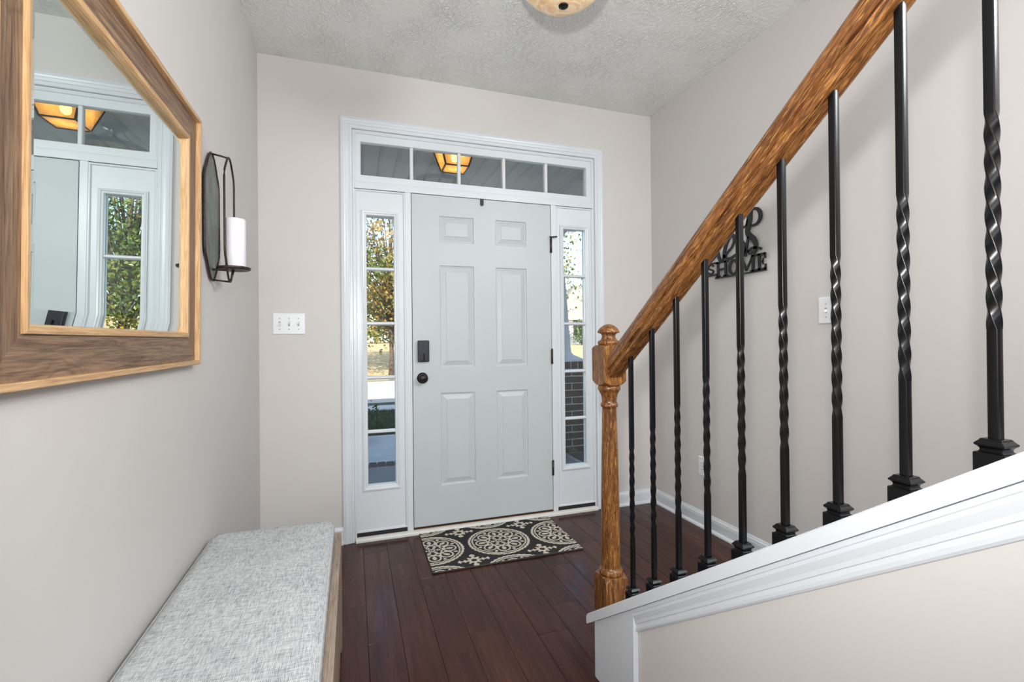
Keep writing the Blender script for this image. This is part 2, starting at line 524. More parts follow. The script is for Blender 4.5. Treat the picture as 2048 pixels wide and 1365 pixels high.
def leaf_mat(name, stops, sc=0.55):
    t = NT(name)
    c = t.coords()
    f = t.math('ADD', t.math('MULTIPLY', t.noise(c, sc, 3), 0.62), t.math('MULTIPLY', t.noise(c, 9.0, 2), 0.38))
    col = t.ramp(f, stops)
    d = t.n('BsdfDiffuse'); g = t.n('BsdfTranslucent')
    t.t.links.new(col, d.inputs['Color']); t.t.links.new(col, g.inputs['Color'])
    mx = t.n('MixShader', {0: 0.35})
    t.t.links.new(d.outputs[0], mx.inputs[1]); t.t.links.new(g.outputs[0], mx.inputs[2])
    gl = t.n('BsdfGlossy', {'Roughness': 0.4})
    m2 = t.n('MixShader', {0: 0.06})
    t.t.links.new(mx.outputs[0], m2.inputs[1]); t.t.links.new(gl.outputs[0], m2.inputs[2])
    t.t.links.new(m2.outputs[0], t.out.inputs['Surface'])
    return t.m
M['leaf_autumn'] = leaf_mat('autumn_leaf', [(0.34, srgb(70, 88, 42)), (0.46, srgb(100, 114, 50)), (0.54, srgb(176, 148, 62)), (0.66, srgb(182, 130, 58))])
M['leaf_green'] = leaf_mat('green_leaf', [(0.34, srgb(52, 76, 34)), (0.46, srgb(84, 108, 42)), (0.54, srgb(140, 146, 50)), (0.64, srgb(196, 160, 58))])
M['leaf_dark'] = leaf_mat('dark_green_leaf', [(0.34, srgb(46, 72, 38)), (0.5, srgb(74, 104, 52)), (0.7, srgb(120, 140, 68))])

# ------------------------------------------------------------------ room shell
def structure(name, mb, m, parent=None, **kw):
    return mb.build(name, m, parent, kind=None if parent else 'structure', **kw)

OX0, OX1, OZ1 = 0.492, 2.072, 2.408     # rough opening of the entry unit
mb = MB()
mb.box(-0.12, OX0, 0.0, 0.15, -0.3, H + 0.1)
mb.box(OX1, W + 0.12, 0.0, 0.15, -0.3, H + 0.1)
mb.box(OX0, OX1, 0.0, 0.15, OZ1, H + 0.1)
structure('wall_front', mb, M['wall'])
structure('wall_left', MB().box(-0.12, 0.0, -7.6, 0.0, -0.02, H), M['wall'])
structure('wall_right', MB().box(W, W + 0.12, -7.6, 0.0, -0.02, H), M['wall'])
structure('wall_back', MB().box(-0.12, W + 0.12, -7.72, -7.6, -0.02, H), M['wall'])
structure('ceiling', MB().box(-0.12, W + 0.12, -7.6, 0.0, H, H + 0.1), M['ceiling'])
# rest of the house around the foyer (storey above, wings to both sides) and its roof
mb = MB().box(-6.0, -0.12, -9.0, 0.15, -0.5, 5.6).box(W + 0.12, 7.5, -9.0, 0.15, -0.5, 5.6).box(-0.12, W + 0.12, -9.0, 0.15, H + 0.1, 5.6)
structure('wall_exterior', mb, M['siding'])
mb = MB()
mb.add([(-6.5, 0.75, 5.45), (8.0, 0.75, 5.45), (8.0, -4.4, 7.9), (-6.5, -4.4, 7.9), (-6.5, -9.6, 5.45), (8.0, -9.6, 5.45),
        (-6.5, 0.75, 5.65), (8.0, 0.75, 5.65), (8.0, -4.4, 8.1), (-6.5, -4.4, 8.1), (-6.5, -9.6, 5.65), (8.0, -9.6, 5.65)],
       [(0, 1, 2, 3), (3, 2, 5, 4), (6, 9, 8, 7), (9, 10, 11, 8), (0, 6, 7, 1), (4, 5, 11, 10), (0, 3, 9, 6), (3, 4, 10, 9), (1, 7, 8, 2), (2, 8, 11, 5)])
structure('roof', mb, M['roof'])

# floor: subfloor and every hardwood board a part
fl = structure('floor', MB().box(-0.1, W + 0.1, -7.6, 0.0, -0.12, -0.013), plain('subfloor', srgb(40, 28, 24), 0.9))
x = 0.0235 - 0.1277
edges = [0.0]
for i in range(1, 21):
    e = 0.0235 + 0.1277 * (i - 1)
    if e < W - 0.01: edges.append(e)
edges.append(W)
anchor = {4: [-0.702], 5: [-0.183, -0.997], 6: [-0.363, -1.45], 7: [-0.559, -1.165], 8: [-1.056], 9: [-0.8066], 10: [-1.156], 11: [-0.9814], 12: [-0.6475], 13: [-0.783], 14: [-0.45, -1.30]}
def board(x0, x1, y0, y1):
    g, b = 0.0003, 0.0015
    x0 += g; x1 -= g; y0 += g; y1 -= g
    w, l = x1 - x0, y1 - y0
    cx, cy = (x0 + x1) / 2, (y0 + y1) / 2
    def r(dx, dy, z): return [(-w / 2 + dx, -l / 2 + dy, z), (w / 2 - dx, -l / 2 + dy, z), (w / 2 - dx, l / 2 - dy, z), (-w / 2 + dx, l / 2 - dy, z)]
    mb = MB()
    mb.rings([r(0, 0, -0.0115), r(0, 0, -b), r(b * 0.45, b * 0.45, -b * 0.3), r(b * 1.1, b * 1.1, 0)], caps=False)
    mb.add(r(b * 1.1, b * 1.1, 0), [(0, 1, 2, 3)])
    o = mb.build('floor_board', M['floor'], None)
    o.location = (cx, cy, 0)
    o.parent = fl
for i in range(len(edges) - 1):
    js = list(anchor.get(i, []))
    if not js: js = [-rnd.uniform(0.25, 1.1)]
    y = min(js)
    while y > -7.4:
        y -= rnd.uniform(0.75, 1.35)
        if y > -7.4: js.append(y)
    ys = [0.0] + sorted(js, reverse=True) + [-7.6]
    for a, b in zip(ys[1:], ys[:-1]): board(edges[i], edges[i + 1], a, b)

# baseboards
BB = [(0, 0), (0.013, 0), (0.013, 0.066), (0.0115, 0.072), (0.0115, 0.078), (0.007, 0.086), (0.004, 0.095), (0, 0.095)]
def baseboard(name, p0, p1, out):
    mb = MB()
    rs = [[(p[0] + out[0] * a, p[1] + out[1] * a, h) for a, h in BB] for p in (p0, p1)]
    mb.rings(rs)
    # shoe moulding
    rs = [[(p[0] + out[0] * a, p[1] + out[1] * a, h) for a, h in [(0.013, 0), (0.026, 0), (0.025, 0.008), (0.020, 0.015), (0.013, 0.018)]] for p in (p0, p1)]
    mb.rings(rs)
    return structure(name, mb, M['trim'])
baseboard('baseboard_right', (W, -0.001, 0), (W, -1.50, 0), (-1, 0))
baseboard('baseboard_front', (2.134, 0, 0), (W - 0.026, 0, 0), (0, -1))
baseboard('baseboard_front_left', (0.027, 0, 0), (0.4295, 0, 0), (0, -1))
baseboard('baseboard_left', (0, -0.001, 0), (0, -7.6, 0), (1, 0))

# door casing: three mitred lengths
CAS = [(0, 0), (0, 0.010), (0.003, 0.012), (0.012, 0.012), (0.0145, 0.0095), (0.018, 0.0095), (0.022, 0.014), (0.036, 0.0155), (0.039, 0.018), (0.047, 0.020), (0.053, 0.0185), (0.0555, 0.0165), (0.058, 0.0185), (0.0625, 0.017), (0.0625, 0)]
cp = [(OX0, 0, 0), (OX0, 0, OZ1), (OX1, 0, OZ1), (OX1, 0, 0)]
cr = sweep_rings(cp, (0, -1, 0), CAS)
for i in range(3):
    mb = MB().rings([cr[i], cr[i + 1]])
    structure('trim_%d' % (i + 1), mb, M['trim'])

# ------------------------------------------------------------------ entry unit: door, sidelights, transom
unit = empty('trim_4', (1.28, 0, 0), kind='structure')     # jambs, mullions and head between door, sidelights and transom
def jamb(x0, x1, z0, z1, y0=0.0, nm='jamb'):
    MB().box(x0, x1, y0, 0.14, z0, z1).build(nm, M['trim'], unit, bevel=0.0015, seg=1)
jamb(0.4925, 0.503, 0.0, 2.4075, 0.003)
jamb(2.061, 2.0715, 0.0, 2.4075, 0.003)
jamb(0.503, 2.061, 2.395, 2.4075, 0.003, 'head_jamb')
jamb(0.793, 0.8285, 0.022, 2.064, 0.002, 'mullion_post')
jamb(1.7475, 1.783, 0.022, 2.064, 0.002, 'mullion_post')
jamb(0.503, 2.061, 2.064, 2.099, 0.001, 'transom_bar')
# stops behind the door edge
MB().box(0.8285, 0.845, 0.052, 0.14, 0.03, 2.064).build('door_stop', M['black_strip'], unit)
MB().box(1.731, 1.7475, 0.052, 0.14, 0.03, 2.064).build('door_stop', M['black_strip'], unit)
MB().box(0.845, 1.731, 0.052, 0.14, 2.05, 2.064).build('door_stop', M['black_strip'], unit)
# sill
MB().box(0.503, 2.061, 0.002, 0.16, -0.01, 0.0195).build('sill', M['threshold'], unit)
MB().box(0.8285, 1.7475, -0.0015, 0.004, 0.018, 0.0265).build('sill_edge', M['threshold_wood'], unit)
MB().box(0.8285, 1.7475, 0.012, 0.05, 0.0195, 0.0285).build('sill_cap', M['black_strip'], unit)
mb = MB()
rs = []
for xx in (0.497, 2.067):
    rs.append([(xx, 0.001, 0), (xx, -0.028, 0), (xx, -0.027, 0.010), (xx, -0.022, 0.018), (xx, -0.012, 0.0225), (xx, 0.001, 0.0235)])
structure('trim_5', mb.rings(rs), M['shoe_white'])

def bead_frame(x0, x1, z0, z1, y, w, h, name, m, parent):
    """small raised stop running round a rectangle, inside it"""
    path = [(x0, y, z0), (x0, y, z1), (x1, y, z1), (x1, y, z0)]
    prof = [(0, 0), (0, h), (-w * 0.6, h), (-w, h * 0.25), (-w, 0)]
    return sweep(path, (0, -1, 0), prof, name, m, parent, closed=True)

def sidelight(num, x0, x1, label):
    o = empty('window_%d' % num, ((x0 + x1) / 2, 0, 0), kind='structure')
    c = 0.6485 if num == 1 else 1.9220
    gx0, gx1, gz0, gz1 = c - 0.0795, c + 0.0795, 0.314, 1.912
    mb = MB()
    holed_slab(mb, x0, x1, 0.046, 2.060, [(gx0 - 0.004, gx1 + 0.004, gz0 - 0.004, gz1 + 0.004)], 0.012, 0.052)
    mb.build('panel', M['trim'], o)
    bead_frame(x0, x1, 0.046, 2.060, 0.012, 0.011, 0.008, 'panel_stop', M['trim'], o)
    # raised glazing moulding
    path = [(gx0, 0.012, gz0), (gx0, 0.012, gz1), (gx1, 0.012, gz1), (gx1, 0.012, gz0)]
    prof = [(0, -0.012), (0, 0.002), (0.003, 0.006), (0.010, 0.007), (0.013, 0.011), (0.021, 0.013), (0.025, 0.010), (0.0285, 0.010), (0.0285, 0)]
    sweep(path, (0, -1, 0), prof, 'glazing_frame', M['trim'], o, closed=True)
    prof = [(0, -0.012), (0, 0.002), (0.010, 0.007), (0.021, 0.013), (0.0285, 0.010), (0.0285, 0)]
    path = [(gx0, 0.052, gz0), (gx1, 0.052, gz0), (gx1, 0.052, gz1), (gx0, 0.052, gz1)]
    sweep(path, (0, 1, 0), prof, 'glazing_frame', M['ext_white'], o, closed=True)
    zm = [1.596, 1.271, 0.949, 0.628]
    for z in zm:
        mb = MB()
        rs = [[(xx, 0.030, z - 0.011), (xx, 0.017, z - 0.007), (xx, 0.013, z - 0.004), (xx, 0.013, z + 0.004), (xx, 0.017, z + 0.007), (xx, 0.030, z + 0.011)] for xx in (gx0, gx1)]
        mb.rings(rs)
        rs = [[(xx, 0.036, z - 0.011), (xx, 0.050, z - 0.005), (xx, 0.050, z + 0.005), (xx, 0.036, z + 0.011)] for xx in (gx0, gx1)]
        mb.rings(rs)
        mb.build('muntin', M['trim'], o)
    zz = [gz0] + sorted(zm) + [gz1]
    for a, b in zip(zz[:-1], zz[1:]):
        MB().box(gx0 - 0.003, gx1 + 0.003, 0.0308, 0.0352, a - (0.003 if a == gz0 else -0.0004), b + (0.003 if b == gz1 else -0.0004)).build('pane', M['glass'], o)
    MB().box(x0, x1, 0.008, 0.05, 0.0195, 0.046).build('weatherstrip', M['black_strip'], o)
    return o
sidelight(1, 0.5032, 0.7928, '')
sidelight(2, 1.7832, 2.0608, '')

tr = empty('window_3', (1.28, 0, 2.1), kind='structure')
mb = MB()
TX0, TX1, TZ0, TZ1 = 0.540, 2.018, 2.146, 2.343
holed_slab(mb, 0.503, 2.061, 2.099, 2.395, [(TX0, TX1, TZ0, TZ1)], 0.010, 0.050)
mb.build('sash', M['trim'], tr)
bead_frame(0.503, 2.061, 2.099, 2.395, 0.010, 0.009, 0.007, 'sash_stop', M['trim'], tr)
pw = (TX1 - TX0) / 5
for i in range(1, 5):
    xx = TX0 + pw * i
    MB().box(xx - 0.0095, xx + 0.0095, 0.014, 0.046, TZ0, TZ1).build('muntin', M['trim'], tr, bevel=0.003, seg=1)
for i in range(5):
    MB().box(TX0 + pw * i + (0.0095 if i else 0), TX0 + pw * (i + 1) - (0.0095 if i < 4 else 0), 0.0308, 0.0352, TZ0, TZ1).build('pane', M['glass'], tr)

# six panel door
door = empty('door_1', (1.288, 0.004, 0.03), kind='structure')
DX0, DX1, DZ0, DZ1 = 0.8325, 1.7435, 0.031, 2.060
PAN = [(0.997, 1.219, 1.772, 1.937), (1.358, 1.573, 1.774, 1.939), (0.999, 1.219, 0.996, 1.630), (1.361, 1.5745, 0.998, 1.634), (1.000, 1.2205, 0.268, 0.842), (1.361, 1.575, 0.276, 0.845)]
PAN = [(0.998, 1.2195, 1.773, 1.938), (1.3595, 1.574, 1.773, 1.938), (0.998, 1.2195, 0.997, 1.632), (1.3595, 1.574, 0.997, 1.632), (0.998, 1.2195, 0.271, 0.843), (1.3595, 1.574, 0.271, 0.843)]
mb = MB()
holed_slab(mb, DX0, DX1, DZ0, DZ1, PAN, 0.004, 0.048)
mb.build('door_leaf', M['door_paint'], door)
for h in PAN:
    mb = MB()
    nested(mb, *h, [(0, 0), (0.0025, 0.0005), (0.0045, 0.0065), (0.009, 0.0085), (0.0125, 0.0085), (0.0135, 0.0105), (0.0155, 0.0100), (0.040, 0.0025), (0.0405, 0.0008), (0.0415, 0.0)], 0.004)
    nested(mb, *h, [(0, 0), (0.012, -0.008), (0.04, 0.0)], 0.048)
    mb.build('raised_panel', M['door_paint'], door)
# hinges
for z in (1.79, 1.051, 0.311):
    hg = MB().box(1.7395, 1.7460, -0.0005, 0.0055, z - 0.047, z + 0.047).build('hinge', M['bronze_worn'], door)
    kn = MB().lathe([(0.0062, -0.047), (0.0062, 0.047)], (1.7445, -0.0062, z), 12)
    kn.lathe([(0.004, 0.047), (0.0065, 0.049), (0.0065, 0.052), (0.003, 0.055)], (1.7445, -0.0062, z), 12)
    kn.build('hinge_knuckle', M['bronze_worn'], hg)
# hinge pin stop on the top hinge
mb = MB().tube([(1.7445, -0.0075, 1.848), (1.762, -0.020, 1.848), (1.776, -0.020, 1.848)], 0.004, 8).lathe([(0.008, 0), (0.008, 0.008)], (1.774, -0.020, 1.844), 12).tube([(1.7445, -0.0075, 1.848), (1.730, -0.018, 1.846)], 0.0038, 8)
mb.build('hinge_pin_stop', M['bronze'], door)
# lock body with thumb turn
lk = MB().box(0.860, 0.9285, -0.024, 0.0035, 1.038, 1.168).build('deadbolt_body', M['lock'], door, bevel=0.006, seg=3)
MB().box(0.8635, 0.925, -0.0255, -0.0235, 1.094, 1.0955).build('seam', M['black_strip'], lk)
MB().lathe([(0.024, 0), (0.024, -0.003), (0.022, -0.0035)], (0.8955, -0.0238, 1.067), 28, 'y').build('turn_plate', M['lock'], lk)
MB().box(0.8925, 0.8985, -0.042, -0.026, 1.047, 1.087).build('thumb_turn', M['bronze'], lk, bevel=0.002)
kb = MB().lathe([(0.0335, 0.0), (0.0335, -0.004), (0.031, -0.007), (0.024, -0.010), (0.014, -0.012)], (0.889, 0.0035, 0.939), 36, 'y').build('knob_rose', M['bronze'], door)
mb = MB().lathe([(0.0125, -0.010), (0.0115, -0.028), (0.018, -0.034), (0.0255, -0.041), (0.0275, -0.048), (0.0255, -0.055), (0.019, -0.060), (0.0165, -0.0605), (0.0135, -0.0595), (0.009, -0.0625), (0.003, -0.0635)], (0.889, 0.0035, 0.939), 36, 'y')
mb.build('knob', M['bronze'], kb)
MB().box(0.8335, 1.7425, -0.001, 0.003, 0.031, 0.036).build('door_sweep', M['black_strip'], door)
# wreath hook over the top of the door
mb = MB()
pts = []
for k in range(9):
    a = math.pi + math.pi * k / 8
    pts.append((1.2725 + 0.0105 * math.cos(a), 2.0285 + 0.0105 * math.sin(a)))
pts += [(1.283, 2.0625), (1.262, 2.0625)]
mb.rings([[(p[0], -0.0035, p[1]) for p in pts], [(p[0], 0.0035, p[1]) for p in pts]])
mb.box(1.262, 1.283, 0.001, 0.030, 2.0608, 2.0630)
mb.build('wreath_hook', M['sign_black'], None, 'black metal hook hung over the top edge of the white front door', 'hook')

# ------------------------------------------------------------------ staircase
RISE, RUN = 0.182, 0.2542
st = empty('staircase', (1.95, -1.5, 0), kind='structure')
NST = 8
for n in range(NST):
    y = -1.525 - RUN * n
    MB().box(1.375, W - 0.001, y - 0.018, y, RISE * n + (0.001 if n == 0 else 0), RISE * (n + 1) - 0.025).build('riser', M['trim'], st)
    MB().box(1.375, W - 0.001, y - RUN - 0.018, y + 0.025, RISE * (n + 1) - 0.025, RISE * (n + 1)).build('tread', M['oak_x'], st, bevel=0.006)
CAPT = lambda y: 0.2705 - 0.716 * (y + 1.5)
YE = -3.55
# knee wall under the slope
KX0, KX1 = 1.2905, 1.368
poly = [(-1.452, 0.0), (-1.452, CAPT(-1.452) - 0.036), (YE, CAPT(YE) - 0.036), (YE, 0.0)]
mb = MB().rings([[(KX0, y, z) for y, z in poly], [(KX1, y, z) for y, z in poly]])
structure('wall_knee', mb, M['wall'])
# white corner board at the low end
poly = [(-1.4505, 0.0), (-1.4505, CAPT(-1.4505) - 0.0345), (-1.676, CAPT(-1.676) - 0.0345), (-1.676, 0.0)]
mb = MB().rings([[(1.2735, y, z) for y, z in poly], [(1.2905, y, z) for y, z in poly]])
structure('trim_6', mb, M['trim'], bevel=0.0015, seg=1)
poly = [(-1.4355, 0.0), (-1.4355, CAPT(-1.4355) - 0.0345), (-1.4505, CAPT(-1.4505) - 0.0345), (-1.4505, 0.0)]
mb = MB().rings([[(1.2735, y, z) for y, z in poly], [(1.385, y, z) for y, z in poly]])
structure('trim_7', mb, M['trim'])
# sloping moulding under the cap
SL = math.atan(0.720)
cs, sn = math.cos(SL), math.sin(SL)
PROF = [(0.000, 0.0), (0.000, 0.0185), (0.009, 0.0185), (0.0105, 0.0165), (0.014, 0.0165), (0.017, 0.0180), (0.030, 0.0125), (0.038, 0.0115), (0.0395, 0.0090), (0.047, 0.0085), (0.0485, 0.0105), (0.054, 0.0095), (0.058, 0.0065), (0.0595, 0.0)]
def mold_ring(y, vert):
    z0 = CAPT(y) - 0.0355
    r = []
    for d, h in PROF:
        if vert: r.append((KX0 - h, y, z0 - d / cs))
        else: r.append((KX0 - h, y - d * sn, z0 - d * cs))
    return r
structure('trim_8', MB().rings([mold_ring(-1.6765, True), mold_ring(YE, True)]), M['trim'])
# cap board with a rounded nose
prof = [(0.0, -0.035), (0.0, -0.004), (0.003, -0.0005)]
mb = MB()
ys = [(-1.397, -0.026, -0.006), (-1.3995, -0.032, -0.003), (-1.404, -0.035, 0.0), (YE, -0.035, 0.0)]
rs = []
for y, lo, hi in ys:
    zt = CAPT(y)
    rs.append([(1.2605, y, zt + lo), (1.2605, y, zt + hi - 0.003), (1.263, y, zt + hi), (1.387, y, zt + hi), (1.3895, y, zt + hi - 0.003), (1.3895, y, zt + lo)])
structure('trim_9', mb.rings(rs), M['trim'])

# ------------------------------------------------------------------ stair railing
rail = empty('stair_railing', (XS, -1.46, CAPT(-1.46)), 'stair railing with stained oak handrail, turned newel post and twisted black iron balusters', 'railing')
S_ = 0.084
NY = -1.46
def newel_section(rows, name, nseg=64, square=False):
    rs = []
    angs = [2 * math.pi * (i + 0.5) / nseg for i in range(nseg)]
    if square:
        angs = sorted(set([round(2 * math.pi * i / nseg, 6) for i in range(nseg)]))
    for z, R in rows:
        ring = []
        for a in angs:
            r = R
            if square: r = min(R, S_ / 2 / max(abs(math.cos(a)), abs(math.sin(a))))
            ring.append((XS + r * math.cos(a), NY + r * math.sin(a), z))
        rs.append(ring)
    mb = MB().rings(rs, smooth=not square)
    o = mb.build(name, M['oak_z'], rail)
    return o
newel_section([(1.1455, 0.034), (1.1498, 0.0355), (1.1530, 0.0372), (1.1575, 0.0372), (1.1605, 0.0350), (1.1625, 0.0305), (1.1665, 0.0265), (1.172, 0.0235), (1.178, 0.0230), (1.183, 0.0250), (1.1865, 0.0290), (1.1885, 0.0365), (1.1905, 0.0380), (1.196, 0.0360), (1.203, 0.0315), (1.209, 0.0250), (1.2145, 0.0160), (1.2175, 0.0070), (1.2185, 0.001)], 'newel_finial')
newel_section([(1.0085, 0.040), (1.0100, 0.0425), (1.0125, 0.0465), (1.016, 0.0515), (1.0205, 0.0565), (1.0245, 0.0596), (1.1335, 0.0596), (1.1375, 0.0565), (1.1420, 0.0515), (1.1445, 0.0465), (1.1460, 0.0410), (1.1465, 0.034)], 'newel_block', 96, True)
newel_section([(0.3690, 0.0345), (0.3600, 0.0385), (0.3655, 0.0400), (0.3735, 0.0398), (0.3795, 0.0370), (0.3810, 0.0325), (0.3900, 0.0325), (0.42, 0.0328), (0.48, 0.0327), (0.60, 0.0312), (0.75, 0.0284), (0.88, 0.0254), (0.925, 0.0244), (0.9310, 0.0246), (0.9335, 0.0285), (0.9380, 0.0302), (0.9430, 0.0298), (0.9465, 0.0268), (0.950, 0.0250), (0.957, 0.0250), (0.966, 0.0262), (0.977, 0.0292), (0.983, 0.0320), (0.9862, 0.0332), (0.9872, 0.0352), (0.9905, 0.0352), (0.9915, 0.0378), (0.9965, 0.0390), (1.002, 0.0388), (1.006, 0.0365), (1.0088, 0.0330)][1:], 'newel_shaft')
newel_section([(0.226, 0.0596), (0.345, 0.0596), (0.3500, 0.0570), (0.3545, 0.0530), (0.3580, 0.0480), (0.3600, 0.0430), (0.3605, 0.036)], 'newel_base', 96, True)

# handrail: section drawn square to its slope, then tilted
RS = math.atan(0.748)
rc, rsn = math.cos(RS), math.sin(RS)
hz = lambda y: 1.0350 - 0.748 * (y + 1.5)       # underside
y0r, y1r = NY - S_ / 2, -3.35
HP = [(-0.0065, 0.0), (-0.0068, 0.0016), (-0.0088, 0.0016), (-0.0092, 0.0), (-0.0185, 0.0), (-0.0235, 0.0025), (-0.0245, 0.0040), (-0.0245, 0.0115), (-0.0265, 0.0135), (-0.0195, 0.0170), (-0.0195, 0.0192), (-0.0285, 0.0225), (-0.0300, 0.030), (-0.0305, 0.044), (-0.0290, 0.053), (-0.0250, 0.0595), (-0.016, 0.0640), (-0.005, 0.0655)]
HP = HP + [(-a, b) for a, b in HP[::-1]]
mw = Matrix(((0, 1, 0, XS), (-rc, 0, rsn, y0r), (rsn, 0, rc, hz(y0r)), (0, 0, 0, 1)))
L = (y0r - y1r) / rc
mb = MB()
rs = []
for end in (0, 1):
    ring = []
    for a, b in HP:
        xx = b * math.tan(RS) if end == 0 else L          # plumb cut against the newel face
        ring.append((xx, a, b))
    rs.append(ring)
mb.rings(rs)
o = mb.build('handrail', M['oak_x'], None)
o.parent = rail
o.matrix_parent_inverse = Matrix.Translation(-Vector(LOC[rail.name]))
o.matrix_basis = mw

# balusters
BY = [-1.5965 - 0.11275 * i for i in range(12)]
def baluster(y):
    hw = 0.0065
    base = CAPT(y)
    zt = hz(y) + 0.012
    z1, z0 = base + 0.492, base + 0.190
    rows = []
    rows.append((base + 0.002, 0.0)); rows.append((z0 - 0.008, 0.0))
    nt = 64
    tot = math.radians(8 * 90)
    for i in range(nt + 1):
        s = i / nt
        rows.append((z0 + (z1 - z0) * s, TW * tot * s))
    rows.append((z1 + 0.008, TW * tot)); rows.append((zt, TW * tot))
    cc = 0.0017
    sec = [(hw - cc, -hw), (hw - cc * 0.3, -hw + cc * 0.3), (hw, -hw + cc), (hw, hw - cc), (hw - cc * 0.3, hw - cc * 0.3), (hw - cc, hw), (-hw + cc, hw), (-hw + cc * 0.3, hw - cc * 0.3), (-hw, hw - cc), (-hw, -hw + cc), (-hw + cc * 0.3, -hw + cc * 0.3), (-hw + cc, -hw)]
    rs = []
    for z, a in rows:
        ca, sa = math.cos(a), math.sin(a)
        rs.append([(XS + p * ca - q * sa, y + p * sa + q * ca, z) for p, q in sec])
    mb = MB().rings(rs)
    b = mb.build('baluster', M['iron'], rail)
    for p in b.data.polygons: p.use_smooth = True
    b.data.set_sharp_from_angle(angle=math.radians(50))
    # pitched shoe: sits on the slope
    sh = MB()
    def sq(h, z, slope=0.0):
        return [(XS - h, y - h, z + slope * h), (XS + h, y - h, z + slope * h), (XS + h, y + h, z - slope * h), (XS - h, y + h, z - slope * h)]
    SP = [(0.0176, 0.0195), (0.0174, 0.0205), (0.0142, 0.0218), (0.0128, 0.0232), (0.0124, 0.0250), (0.0128, 0.0268), (0.0142, 0.0286), (0.0166, 0.0308), (0.0172, 0.0320), (0.0169, 0.0332), (0.0128, 0.0380), (0.0123, 0.0394), (0.0113, 0.0402), (0.0066, 0.0402)]
    rr = [sq(0.0176, base + 0.0005, 0.716)] + [sq(h, base + z) for h, z in SP]
    s = sh.rings(rr).build('shoe', M['iron'], b, bevel=0.0006, seg=1)
TW = -1.0
for y in BY: baluster(y)

# ------------------------------------------------------------------ mirror
mir = empty('wall_mirror', (0.0, -1.615, 1.10), 'large rectangular mirror in a brown barnwood frame with pale wood edges on the left wall', 'mirror')
mir.rotation_euler = (0, 0.0105, 0)
mir.location.x = 0.0015
gy0, gy1, gz0, gz1 = -1.988, -1.262, 1.199, 1.777
mp = [(0, gy0, gz0), (0, gy0, gz1), (0, gy1, gz1), (0, gy1, gz0)]
# sweep around with n=+X; check outward by construction (path clockwise seen from +X)
def mseg(prof):
    r = sweep_rings(mp[::-1], (1, 0, 0), prof, True)
    return r
def outward_ok():
    r = mseg([(0.01, 0)])
    return min(p[0][1] for p in r) < gy0
if not outward_ok():
    _p = mp
else:
    _p = mp[::-1]
def mring(prof): return sweep_rings(_p, (1, 0, 0), prof, True)
inner = [(0.000, 0.002), (0.000, 0.012), (0.003, 0.0175), (0.010, 0.0185), (0.0145, 0.0175), (0.0150, 0.0115), (0.0150, 0.002)]
face = [(0.0145, 0.002), (0.0145, 0.0125), (0.048, 0.0118), (0.0865, 0.0125), (0.0865, 0.002)]
lip = [(0.086, 0.002), (0.086, 0.0245), (0.0875, 0.0260), (0.097, 0.0260), (0.0985, 0.0245), (0.0985, 0.002)]
ri, rf, rl = mring(inner), mring(face), mring(lip)
for i in range(4):
    j = (i + 1) % 4
    k = 'z' if abs(_p[i][2] - _p[j][2]) > 0.1 else 'y'
    fr = MB().rings([rf[i], rf[j]]).build('frame_rail', M['barn_' + k], mir)
    MB().rings([ri[i], ri[j]]).build('inner_lip', M['pale_' + k], fr, 'pale wood inner lip')
    MB().rings([rl[i], rl[j]]).build('outer_lip', M['pale_' + k], fr, 'pale wood outer lip')
mb = MB()
bv = 0.026
def rr_(i, x): return [(x, gy0 + i, gz0 + i), (x, gy1 - i, gz0 + i), (x, gy1 - i, gz1 - i), (x, gy0 + i, gz1 - i)]
mb.rings([rr_(-0.006, 0.0021), rr_(-0.006, 0.0030), rr_(0.0, 0.0032), rr_(bv, 0.0058)], caps=False)
mb.add(rr_(bv, 0.0058), [(0, 1, 2, 3)])
mb.add(rr_(-0.006, 0.0021), [(3, 2, 1, 0)])
mb.build('mirror_glass', M['mirror'], mir)

# ------------------------------------------------------------------ candle sconce
sc = empty('wall_sconce', (0.0, -0.943, 1.39), 'dark metal wall sconce with an open wire cage and a grey scalloped back plate', 'sconce')
SY, SZ = -0.945, 1.6220
half = [(0.228, 0.012), (0.217, 0.028), (0.200, 0.044), (0.183, 0.056), (0.166, 0.066), (0.150, 0.080), (0.133, 0.0895), (0.108, 0.0925)]
outl = [(SY + w, SZ + d) for d, w in half] + [(SY + w, SZ - d) for d, w in half[::-1]] + [(SY - w, SZ - d) for d, w in half] + [(SY - w, SZ + d) for d, w in half[::-1]]
mb = MB().rings([[(0.006, y, z) for y, z in outl], [(0.0085, y, z) for y, z in outl]])
mb.build('back_plate', M['galv'], sc)
MB().tube([(0.0085, y, z) for y, z in outl], 0.0042, 8, closed=True).build('plate_rim', M['sconce_iron'], sc)
lp = [(0.010, 0.212), (0.028, 0.200), (0.050, 0.175), (0.068, 0.150), (0.0725, 0.128), (0.0725, -0.128), (0.068, -0.150), (0.045, -0.190), (0.024, -0.226), (0.010, -0.240)]
LYc, LZc, LXc = -0.935, 1.6300, 0.062
loop = [(LXc, LYc + a, LZc + b) for a, b in lp] + [(LXc, LYc - a, LZc + b) for a, b in lp[::-1]]
MB().tube(loop, 0.0036, 8, closed=True).build('cage_loop', M['sconce_iron'], sc)
MB().tube([(0.010, SY, SZ + 0.228), (0.036, SY + 0.005, SZ + 0.225), (LXc, LYc, LZc + 0.212)], 0.0034, 8).build('cage_arm', M['sconce_iron'], sc)
MB().tube([(0.010, SY, SZ - 0.228), (LXc, LYc, LZc - 0.2405)], 0.0034, 8).build('cage_arm', M['sconce_iron'], sc)
TCX, TCY = 0.0735, -0.930
